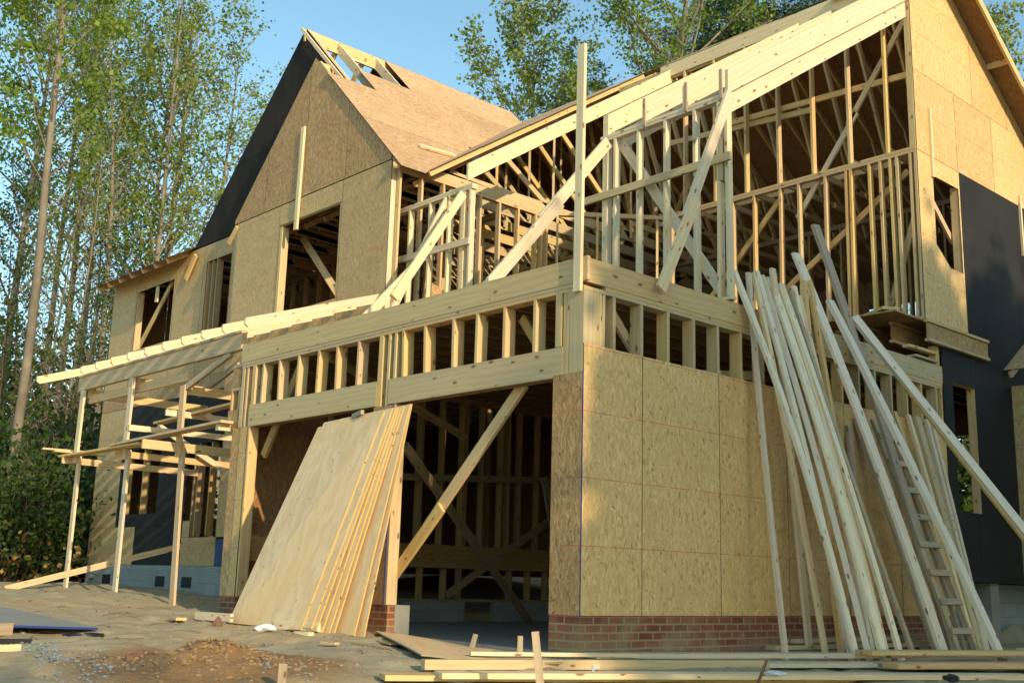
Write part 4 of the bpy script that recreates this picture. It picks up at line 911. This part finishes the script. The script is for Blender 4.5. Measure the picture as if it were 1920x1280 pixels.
# ------------------------------------------------------------------ leaning lumber
def lean(label, top, foot, w_, t, mat, name='leaning_board', cat='board', wd=(1, 0, 0), bow=0.0, group=None, up=0.0):
    a = V(foot); b = V(top); q = MB().board(a, b, w_, t, wd, seg=8 if bow else 1, bow=bow)
    o = q.build(name, mat); return tag(o, label, cat, group)
LB = [ # label, top, foot, width, thick, mat, wd, bow
 ('first bleached stud of the leaning bundle, bowed, nearest the house corner', (2.40, .03, 4.07), (2.93, -.99, .0), .085, ST, 'white', (1, 0, 0), -.10),
 ('straight pale stud standing steepest in the leaning bundle', (2.60, -.02, 4.08), (2.33, -.57, .0), .062, ST, 'spruce', (1, 0, 0), .02),
 ('narrow pale stud behind the steepest one, its foot beside the brick', (2.70, -.02, 4.1), (2.97, -.62, .0), .065, ST, 'spruce', (1, 0, 0), -.03),
 ('bleached stud leaning just right of the first bowed one', (2.82, .03, 4.16), (2.99, -.90, .0), .08, ST, 'white', (1, 0, 0), -.05),
 ('grey edged stud in the middle of the leaning bundle', (2.95, .04, 4.13), (3.12, -1.02, .0), .07, .05, 'white', (1, .3, 0), -.04),
 ('mud stained grey stud, widest of the middle bundle', (3.11, .05, 4.14), (3.28, -1.09, .0), .12, ST, 'white', (1, 0, 0), -.06),
 ('thin stud tucked beside the mud stained one', (3.26, .03, 4.08), (3.42, -1.05, .0), .06, ST, 'spruce', (1, 0, 0), -.05),
 ('pale stud with a knotty edge leaning over the brick base', (3.33, .05, 4.12), (3.66, -1.07, .0), .085, ST, 'white', (1, 0, 0), -.04),
 ('thin brown stud behind the wide white plank', (3.45, .0, 4.05), (4.10, -.98, .0), .065, ST, 'old', (1, 0, 0), .03),
 ('short topped stud peeking between the stained ones', (3.52, .0, 4.12), (3.75, -.7, .0), .07, ST, 'white', (1, 0, 0), 0),
 ('pale stud cut lowest in the leaning bundle', (3.62, .0, 4.02), (3.95, -.75, .0), .07, ST, 'spruce', (1, 0, 0), 0),
 ('yellowish stud of the upright pair near the wide plank', (3.74, .0, 4.22), (3.30, -.6, .0), .06, .05, 'pine', (1, 0, 0), .03),
 ('second yellowish stud of the pair near the wide plank', (3.86, -.0, 4.25), (3.85, -.62, .0), .06, .05, 'pine', (1, 0, 0), .0),
 ('short ended stud rising behind the bundle tops', (3.10, -.0, 4.24), (3.1, -.35, .0), .09, ST, 'spruce', (1, 0, 0), 0),
 ('wide clean white plank dividing the leaning lumber', (3.84, .17, 4.62), (4.44, -1.15, .0), .165, ST, 'white', (1, 0, 0), -.05),
 ('longest plank of the lean, its tip highest against the open studs', (4.43, .26, 5.14), (5.29, -.83, .0), .155, .04, 'old', (1, 0, 0), -.04),
 ('front plank on the right crossing the ladder', (4.38, .06, 4.12), (4.68, -1.66, .0), .13, .05, 'white', (1, 0, 0), -.03),
 ('doubled plank slanting out towards the rear corner', (4.86, .02, 4.0), (6.05, -2.42, .0), .10, .06, 'white', (.7, -.3, .5), 0),
 ('plank nailed under the slanting doubled plank', (5.10, -.47, 3.15), (6.05, -2.38, -.05), .08, .04, 'pine', (.7, -.3, .5), 0),
 ('brown old plank beside the ladder', (4.75, -.03, 2.72), (4.98, -.80, .0), .14, .04, 'old', (1, 0, 0), 0),
 ('short old stud leaning left of the ladder top', (4.55, -.03, 2.6), (4.35, -.35, .0), .09, .04, 'old', (1, 0, 0), 0),
]
for lab, tp, ft_, w_, t_, mt, wd, bw in LB: lean(lab, tp, ft_, w_, t_, mt, wd=wd, bow=bw, group='lumber leaning on the garage wall')
SB = [('first short offcut leaning beside the ladder', (5.46, -.05, 2.86), (5.53, -.86, 0), .06, 'old'), ('second short offcut, dark sided, beside the ladder', (5.62, -.05, 2.9), (5.70, -.88, 0), .07, 'pine_dk'),
      ('third short offcut with pale edge beside the ladder', (5.98, -.05, 2.9), (5.63, -.93, 0), .07, 'spruce'), ('wide short board with red crayon marks', (6.18, -.06, 2.9), (5.90, -.86, 0), .13, 'pine_dk'),
      ('short board just right of the crayon marked one', (6.45, -.05, 2.9), (6.05, -.84, 0), .07, 'spruce'), ('outermost short board of the right bundle', (6.62, -.05, 2.82), (6.16, -.82, 0), .07, 'spruce'),
      ('grey short board hidden low behind the ladder', (5.8, -.03, 2.5), (5.45, -.5, 0), .12, 'old')]
MT['crayon'] = plain('red_crayon', (0.45, 0.04, 0.02), 0.8)
for lab, tp, ft_, w_, mt in SB:
    o = lean(lab, tp, ft_, w_, .04, mt, name='short_board', group='short boards beside the ladder')
    if 'crayon' in lab:
        a = V(ft_); b = V(tp); dn = (b-a).normalized(); nn = V((1, 0, 0)).cross(dn).normalized()
        if nn.y > 0: nn = -nn
        for f_ in (.72, .54, .50):
            c = a.lerp(b, f_)+nn*.0225
            for k in range(3): BD('crayon_mark', c+V((-.05+k*.03, 0, 0))+dn*.012*(k % 2), c+V((-.03+k*.03, 0, 0))+dn*.004, .006, .003, dn, 'crayon', o)
# ladder
LD = empty('wooden_ladder', (5.2, -.9, 0), 'home made wooden ladder with cleat rungs leaning behind the front plank', 'ladder')
la, lb = V((5.08, -1.0, .0)), V((5.0, -.10, 2.72))
for k in (0, 1): BD('rail', la+V((.42*k, 0, 0)), lb+V((.40*k, 0, 0)), .09 if k == 0 else .06, ST, (1, 0, 0) if k == 0 else (0, 1, 0), 'old', LD)
for k in range(8):
    c = la.lerp(lb, .1+k*.118)+V((0, -.03, 0)); BD('rung', c+V((-.05, 0, 0)), c+V((.47, 0, .0)), .07, .03, (lb-la), 'old', LD)
# plywood stack leaning on the garage front
def plysheet(lab, f1, f2, t1, t2, grp='plywood sheets leaning on the garage front', th=.016):
    f1, f2, t1, t2 = map(V, (f1, f2, t1, t2)); U = (f2-f1).normalized(); W_ = (t1-f1).normalized(); nn = U.cross(W_).normalized()
    if nn.x < 0: nn = -nn
    mb = MB(); mb.prism([f1, f2, t2, t1], nn*th, U, W_, mi=0, emi=1); o = mb.build('plywood_sheet', ['ply', 'plyedge']); tag(o, lab, 'plywood', grp); return o
zf_ = .13
plysheet('front plywood sheet of the leaning stack, its whole grained face showing', (-.97, 4.44, .15), (-.93, 3.02, .14), (-.12, 4.20, 2.40), (-.14, 2.87, 2.47))
SS = [(-0.9, 2.88, 0.19, -0.115, 2.75, 2.498), (-0.88, 2.82, 0.17, -0.1, 2.71, 2.502), (-0.83, 2.79, 0.15, -0.085, 2.69, 2.502), (-0.8, 2.71, 0.14, -0.07, 2.66, 2.507), (-0.76, 2.68, 0.14, -0.06, 2.62, 2.511), (-0.68, 2.44, 0.14, -0.035, 2.55, 2.53), (-0.62, 2.36, 0.13, -0.02, 2.54, 2.536)]
labs = ['second plywood sheet, a thin strip beside the front one', 'third plywood sheet from the front of the stack', 'fourth plywood sheet, knotty strip in the fan', 'fifth plywood sheet in the fanned stack', 'sixth plywood sheet in the fanned stack', 'wide showing plywood sheet near the back of the stack', 'rearmost plywood sheet touching the pier']
for (xf, yf, zb, xt, yt, zt), lab in zip(SS, labs): plysheet(lab, (xf, yf+1.4, zb+.03), (xf, yf, zb-.03), (xt, yt+1.34, zt-.05), (xt, yt, zt))
o = MB().board((-.16, 3.25, 2.49), (-.11, 3.50, 2.47), .05, .04, (0, 0, 1)).build('dark_offcut', 'old'); tag(o, 'dark wood scrap resting on top of the plywood stack', 'scrap')
# plank and boards on the ground
def lay(lab, a, b, w_, t_, mt, name='ground_board', wd=(0, 1, 0), grp=None, **k):
    o = MB().board(a, b, w_, t_, wd, **k).build(name, mt); return tag(o, lab, 'board', grp)
GB = 'boards lying in front of the garage'
def on_px(px, py, z):
    d = m.to_3x3() @ V((px-960.0, -(py-640.0), -_f)); t = (z-CAMPOS.z)/d.z; return CAMPOS+d*t
lay('top long board with a grey sawn end by the brick corner', (-.02, -.16, .075), (5.3, -1.95, .075), .235, .038, 'spruce', grp=GB)
lay('pale board just under the top long one, partly hidden', (-.35, -.42, .022), (4.2, -2.05, .022), .28, .035, 'spruce', grp=GB)
lay('lowest long board along the bottom of the photo', (-2.03, -.55, .012), (2.6, -2.78, .012), .24, .04, 'spruce', grp=GB)
lay('board beside the lowest one with its end set back', (-2.33, -.28, -.012), (1.6, -2.15, -.03), .24, .04, 'pine_dk', grp=GB)
lay('yellow edged thick board leading from under the plywood piece', (-1.72, .02, .035), (1.2, -1.12, .03), .10, .075, 'pine', grp=GB)
lay('small pale board beside the curled plywood edge', (-1.0, .3, .085), (.3, -.42, .085), .09, .03, 'spruce', grp=GB)
lay('board ending at the right beneath the leaning feet', (2.55, -1.28, .118), (6.2, -2.6, .12), .24, .038, 'pine', grp=GB)
lay('pair mate board at the right, slightly lower', (2.2, -1.75, .04), (5.5, -2.9, .04), .2, .05, 'pine', grp=GB)
lay('dark edged board at the right bottom', (2.35, -1.55, .02), (4.5, -2.5, .02), .14, .05, 'old', grp=GB)
lay('thin grey lath across the leaning feet', (2.45, -.72, .04), (5.0, -1.12, .06), .06, .04, 'old', grp=GB)
for i, (x0, y0, x1, y1, z_, mt, lab) in enumerate([(2.5, -.28, 6.2, -.5, .10, 'pine_dk', 'upper scrap board tucked along the brick base'), (2.2, -.42, 4.4, -.3, .05, 'old', 'lower scrap board tucked along the brick base'),
                                  (2.9, -.25, 5.6, -.2, .16, 'old', 'topmost scrap board tucked along the brick base'), (6.2, -1.2, 8.8, -1.3, .06, 'spruce', 'pale board lying behind the slanting plank foot'), (3.9, -.5, 5.4, -.3, .04, 'brown_shade_wood', 'brown scrap board under the ladder foot')]):
    lay(lab, (x0, y0, z_), (x1, y1, z_), .12, .04, mt, grp='scrap boards along the brick base')
# curled plywood on the ground
def curled():
    mb = MB(); p = [on_px(702, 1191, .10), on_px(925, 1213, .07), on_px(1055, 1243, .05), on_px(790, 1229, .07)]; nx_, ny_ = 16, 6; g = []
    for j in range(ny_+1):
        for i in range(nx_+1):
            u, v_ = i/nx_, j/ny_; a = p[0].lerp(p[1], u); b = p[3].lerp(p[2], u); q = a.lerp(b, v_); q.z += .05*(1-u)**2*(1-v_)+.015*math.sin(u*5+v_*2); g.append(q)
    for s_ in (0, 1):
        for j in range(ny_):
            for i in range(nx_):
                k = j*(nx_+1)+i; ids = [k, k+1, k+nx_+2, k+nx_+1]; pts = [g[q]-V((0, 0, .014*s_)) for q in ids]
                mb.quad(pts if s_ else pts[::-1], [(q % (nx_+1)*.08, q//(nx_+1)*.12) for q in (ids if s_ else ids[::-1])], 0)
    rim = [i for i in range(nx_+1)]+[(j+1)*(nx_+1)-1 for j in range(1, ny_+1)]+[ny_*(nx_+1)+i for i in range(nx_-1, -1, -1)]+[j*(nx_+1) for j in range(ny_-1, 0, -1)]
    for a, b in zip(rim, rim[1:]+rim[:1]): mb.quad([g[a], g[b], g[b]-V((0, 0, .014)), g[a]-V((0, 0, .014))], [(0, 0), (.1, 0), (.1, .01), (0, .01)], 1)
    o = mb.build('curled_plywood', ['ply', 'old']); tag(o, 'curled plywood piece lying flat before the open garage door', 'plywood')
curled()
o = MB().board(on_px(655, 1184, .10), on_px(752, 1207, .085), .22, .012, (0, 1, 0)).build('blue_edged_strip', 'osb_grey'); tag(o, 'sheathing strip with a blue edge on the dirt beside the curled plywood', 'board')
q = MB().board(on_px(640, 1187, .075), on_px(745, 1211, .065), .02, .012, (0, 0, 1)).build('edge', 'blue', o)
def plank_px(lab, a, b, za, h, t_, mt, nm='short_plank'):
    A = on_px(a[0], a[1], za); Bp = on_px(b[0], b[1], za); lay(lab, A+V((0, 0, h/2)), Bp+V((0, 0, h/2)), h, t_, mt, nm, wd=(0, 0, 1))
plank_px('short sunlit plank on edge left of the plywood stack', (368, 1160), (434, 1165), .17, .085, .04, 'spruce')
plank_px('short sunlit plank on edge at the foot of the plywood stack', (515, 1178), (598, 1184), .13, .09, .04, 'spruce')
o = MB().board(on_px(556, 1186, .12), on_px(583, 1188, .12), .08, .035, (0, 1, 0)).build('wood_offcut', 'spruce'); tag(o, 'little block of wood below the edge plank by the plywood', 'scrap')
o = MB().board(on_px(605, 1204, .1), on_px(632, 1206, .1), .06, .02, (0, 1, 0)).build('wood_offcut', 'pine'); tag(o, 'flat orange chip of wood on the dirt below the stack', 'scrap')
o = MB().board(on_px(325, 1158, .18), on_px(340, 1160, .18), .12, .03, (0, 1, 0)).build('wood_offcut', 'pine'); tag(o, 'pale chip of wood before the block foundation', 'scrap')
def crumple(name, c, r, mat, lab, cat, n=26, fl=.5):
    rng = random.Random(hash(lab) % 999 if False else len(lab)); bm = bmesh.new(); bmesh.ops.create_icosphere(bm, subdivisions=2, radius=r)
    for v in bm.verts:
        k = 1+.5*noise.noise(v.co*9/r*.1+V((len(lab), 0, 0)))+rng.uniform(-.18, .18); v.co = V((v.co.x*k*1.3, v.co.y*k, v.co.z*k*fl))
    me = bpy.data.meshes.new(name); bm.to_mesh(me); bm.free(); me.materials.append(MT[mat]); o = bpy.data.objects.new(name, me); COL.objects.link(o); o.location = c; return tag(o, lab, cat)
crumple('crumpled_plastic', on_px(498, 1176, .15), .085, 'white_plastic', 'crumpled clear white plastic at the foot of the plywood', 'litter')
crumple('plastic_scrap', on_px(1452, 1262, .06), .07, 'white_plastic', 'white torn plastic scrap on the ground boards', 'litter', fl=.3)
crumple('dirt_rock', on_px(243, 1112, .3), .09, 'pine_dk', 'lone brown stone before the block foundation', 'stone', fl=.7)
crumple('clay_clod', on_px(262, 1238, .02), .085, 'rust', 'orange clay clod left of the spoil heap', 'stone', fl=.9)
crumple('black_clump', on_px(1780, 1270, .05), .06, 'black_plastic', 'black rag on the right end boards', 'litter', fl=.5)
crumple('brown_root', on_px(407, 1172, .15), .045, 'rust', 'small dark root sticking from the dirt near the plywood', 'root', fl=2.2)
o = MB().board(on_px(1111, 1246, .06), on_px(1113, 1262, .02), .018, .012, (1, 0, 0)).build('white_strap', 'white_plastic'); tag(o, 'short white strap hanging over the board pile', 'strap')
# stakes
def stake(lab, foot, top, w_, mt='old'):
    o = MB().board(foot, top, w_, .035, (1, -1, 0), taper=.92).build('wooden_stake', mt); tag(o, lab, 'stake')
f_ = on_px(1016, 1292, -.02); stake('tall grey survey stake in front of the brick pier', f_-V((0, 0, .06)), f_+V((-.045, .03, .375)), .055)
f_ = on_px(528, 1290, -.06); stake('short grey stake in the dirt beside the spoil heap', f_-V((0, 0, .08)), f_+V((0, 0, .16)), .055)
f_ = on_px(884, 1209, .08); stake('leaning stub stake before the open door', f_-V((0, 0, .05)), f_+V((.05, .0, .10)), .05)
f_ = on_px(975, 1224, .06); stake('upright stub stake beside the brick pier', f_-V((0, 0, .05)), f_+V((0, 0, .15)), .05)
vv = []; ff = []; f_ = on_px(1414, 1296, -.02); tube(vv, ff, [f_, f_+V((.05, -.02, .1)), f_+V((.10, -.04, .21))], [.011]*3, 8)
me = bpy.data.meshes.new('rebar_pin'); me.from_pydata(vv, [], ff); me.materials.append(MT['rust']); o = bpy.data.objects.new('rebar_pin', me); COL.objects.link(o); tag(o, 'rusty steel pin leaning before the board pile', 'steel pin')
# sheet with blue edge at the far left, hoop, strap
p = [on_px(-160, 1137, .25), on_px(8, 1137, .25), on_px(184, 1176, .155), on_px(-120, 1167, .21)]
mb = MB(); mb.prism(p, (0, 0, -.02), (1, 0, 0), (0, 1, 0), mi=0, emi=1); o = mb.build('blue_edged_sheet', ['conc', 'blue']); tag(o, 'grey sheet with a bright blue edge lying on the dirt at the left', 'sheet')
o = MB().board(on_px(-60, 1182, .16), on_px(20, 1178, .16), .10, .05, (0, 0, 1)).build('support_block', 'old'); tag(o, 'dark block under the blue edged sheet', 'block')
bm = bmesh.new()
for i in range(28):
    a0, a1 = 2*math.pi*i/28, 2*math.pi*(i+1)/28; R_ = [(.15, 0), (.18, 0), (.175, .02), (.155, .02)]
    vs4 = [[bm.verts.new((r_*math.cos(a), r_*math.sin(a), z_)) for r_, z_ in R_] for a in (a0, a1)]
    for k in range(4): bm.faces.new([vs4[0][k], vs4[0][(k+1) % 4], vs4[1][(k+1) % 4], vs4[1][k]])
me = bpy.data.meshes.new('rubber_hoop'); bm.to_mesh(me); bm.free(); me.materials.append(MT['black_plastic']); o = bpy.data.objects.new('rubber_hoop', me); COL.objects.link(o); o.location = on_px(156, 1191, .105); tag(o, 'flat black rubber ring on the dirt', 'ring')
lay('pale sawn block at the left photo edge', on_px(-40, 1216, .07), on_px(35, 1213, .07), .05, .06, 'spruce', 'sawn_block', wd=(0, 0, 1))
lay('black roofing strip behind the pale sawn block', on_px(-40, 1203, .08), on_px(60, 1204, .08), .06, .03, 'black_plastic', 'roofing_strip', wd=(0, 0, 1))
# gravel, clods, chips
def pebbles(name, pts, mat, lab, cat, smin, smax, seed=3):
    rng = random.Random(seed); vv = []; ff = []
    ico = [V(p_).normalized() for p_ in ((0, 1, 1.6), (0, -1, 1.6), (0, 1, -1.6), (0, -1, -1.6), (1, 1.6, 0), (-1, 1.6, 0), (1, -1.6, 0), (-1, -1.6, 0), (1.6, 0, 1), (-1.6, 0, 1), (1.6, 0, -1), (-1.6, 0, -1))]
    fc = [(0, 1, 8), (0, 8, 4), (0, 4, 5), (0, 5, 9), (0, 9, 1), (3, 2, 11), (3, 11, 7), (3, 7, 6), (3, 6, 10), (3, 10, 2), (1, 6, 8), (1, 7, 6), (1, 9, 7), (8, 6, 10), (8, 10, 4), (4, 10, 2), (4, 2, 5), (5, 2, 11), (5, 11, 9), (9, 11, 7)]
    for p_ in pts:
        s_ = rng.uniform(smin, smax); b = len(vv); e = (rng.uniform(.7, 1.4), rng.uniform(.7, 1.4), rng.uniform(.4, .9))
        for q in ico: k = s_*rng.uniform(.75, 1.2); vv.append((p_.x+q.x*k*e[0], p_.y+q.y*k*e[1], p_.z+q.z*k*e[2]))
        ff += [(b+a, b+c, b+d) for a, c, d in fc]
    me = bpy.data.meshes.new(name); me.from_pydata(vv, [], ff); me.materials.append(MT[mat]); o = bpy.data.objects.new(name, me); COL.objects.link(o); tag(o, lab, cat, kind='stuff')
MT['gravel'] = plain('blue_gravel', (0.19, 0.22, 0.25), 0.8, .4, 25); MT['clod'] = plain('clay', (0.26, 0.165, 0.085), 0.95, .4, 12); MT['clodg'] = plain('dry_clod', (0.26, 0.21, 0.14), 0.95, .4, 12)
rng = random.Random(9)
def G3(x, y, up=0): return V((x, y, gfull(x, y)+up))
gp = []
for i in range(330):
    t_ = rng.random(); c = on_px(35+150*t_, 1228+38*t_**1.5, -.01); gp.append(G3(c.x+rng.gauss(0, .13), c.y+rng.gauss(0, .16), rng.uniform(-.006, .012)))
for i in range(40): c = on_px(490+rng.gauss(45, 30), 1276+rng.gauss(0, 5), -.06); gp.append(G3(c.x, c.y, .0))
pebbles('gravel', gp, 'gravel', 'blue grey gravel spilled on the dirt at the left', 'gravel', .006, .019)
pebbles('clay_clods', [G3(rng.gauss(-3.05, .38), rng.gauss(.75, .33), -.002) for i in range(900)], 'clod', 'reddish clay clods on the spoil heap', 'clods', .004, .024)
pebbles('dirt_crumbs', [G3(rng.uniform(-5.5, 1.0), rng.uniform(-1.5, 9), .002) for i in range(1600)], 'clodg', 'small dry crumbs of dirt scattered over the yard', 'crumbs', .004, .018)
tw = []; ff = []
for i in range(90):
    x, y = rng.uniform(-4.6, 1.5), rng.uniform(.3, 12); a = rng.uniform(0, 3.1); L_ = rng.uniform(.08, .45); d_ = V((math.cos(a), math.sin(a), 0)); p0 = G3(x, y, .008); p1 = G3(x+d_.x*L_/2, y+d_.y*L_/2, .02); p2 = G3(x+d_.x*L_, y+d_.y*L_+rng.uniform(-.05, .05), .008)
    tube(tw, ff, [p0, p1, p2], [.004, .004, .002], 4)
me = bpy.data.meshes.new('twigs'); me.from_pydata(tw, [], ff); me.materials.append(MT['barkd']); o = bpy.data.objects.new('twigs', me); COL.objects.link(o); tag(o, 'dry twigs and roots scattered over the dirt', 'twigs', kind='stuff')
# scaffold planks on the porch
SG = 'scaffold planks at the porch'
lay('lower scaffold plank running along the porch posts', (-.06, 12.1, 2.545), (-.06, 9.0, 2.55), .19, .035, 'pine', 'scaffold_plank', wd=(1, 0, 0), grp=SG)
lay('rising scaffold plank reaching the garage corner', (-.10, 9.95, 2.585), (-.10, 6.45, 2.66), .19, .035, 'pine', 'scaffold_plank', wd=(1, 0, 0), grp=SG)
lay('short scaffold board at the outer porch post, upper of the two', (-.38, 12.25, 2.66), (.5, 12.1, 2.66), .14, .03, 'pine', 'scaffold_plank', grp=SG)
lay('short scaffold board at the outer porch post, lower of the two', (-.25, 12.05, 2.62), (.6, 11.95, 2.62), .14, .03, 'pine', 'scaffold_plank', grp=SG)
lay('high narrow scaffold plank near the garage corner', (.3, 9.4, 2.93), (.3, 6.5, 3.02), .14, .035, 'pine', 'scaffold_plank', wd=(1, 0, 0), grp=SG)
lay('small plank end resting on the corner bracket', (-.15, 6.62, 2.60), (.2, 6.6, 2.60), .09, .09, 'spruce', 'plank_end', wd=(0, 0, 1))
lay('long thin prop rising from the dirt to the house wall', (-.82, 11.95, .34), (2.26, 11.0, 1.27), .10, .04, 'pine', 'prop_board', wd=(0, 0, 1))
o = crumple('white_bag', V((6.28, .35, 4.36)), .12, 'white_plastic', 'white plastic wrap at the edge of the upper floor', 'litter', fl=.6)
lay('flat boards stacked at the edge of the upper floor', (5.95, .1, 4.33), (6.6, 1.2, 4.33), .25, .04, 'pine', 'floor_board', wd=(1, 0, 0))
lay('long pipe lying on the garage slab', (4.2, 3.6, .10), (5.8, 3.2, .10), .05, .05, 'old', 'slab_board', wd=(0, 0, 1))
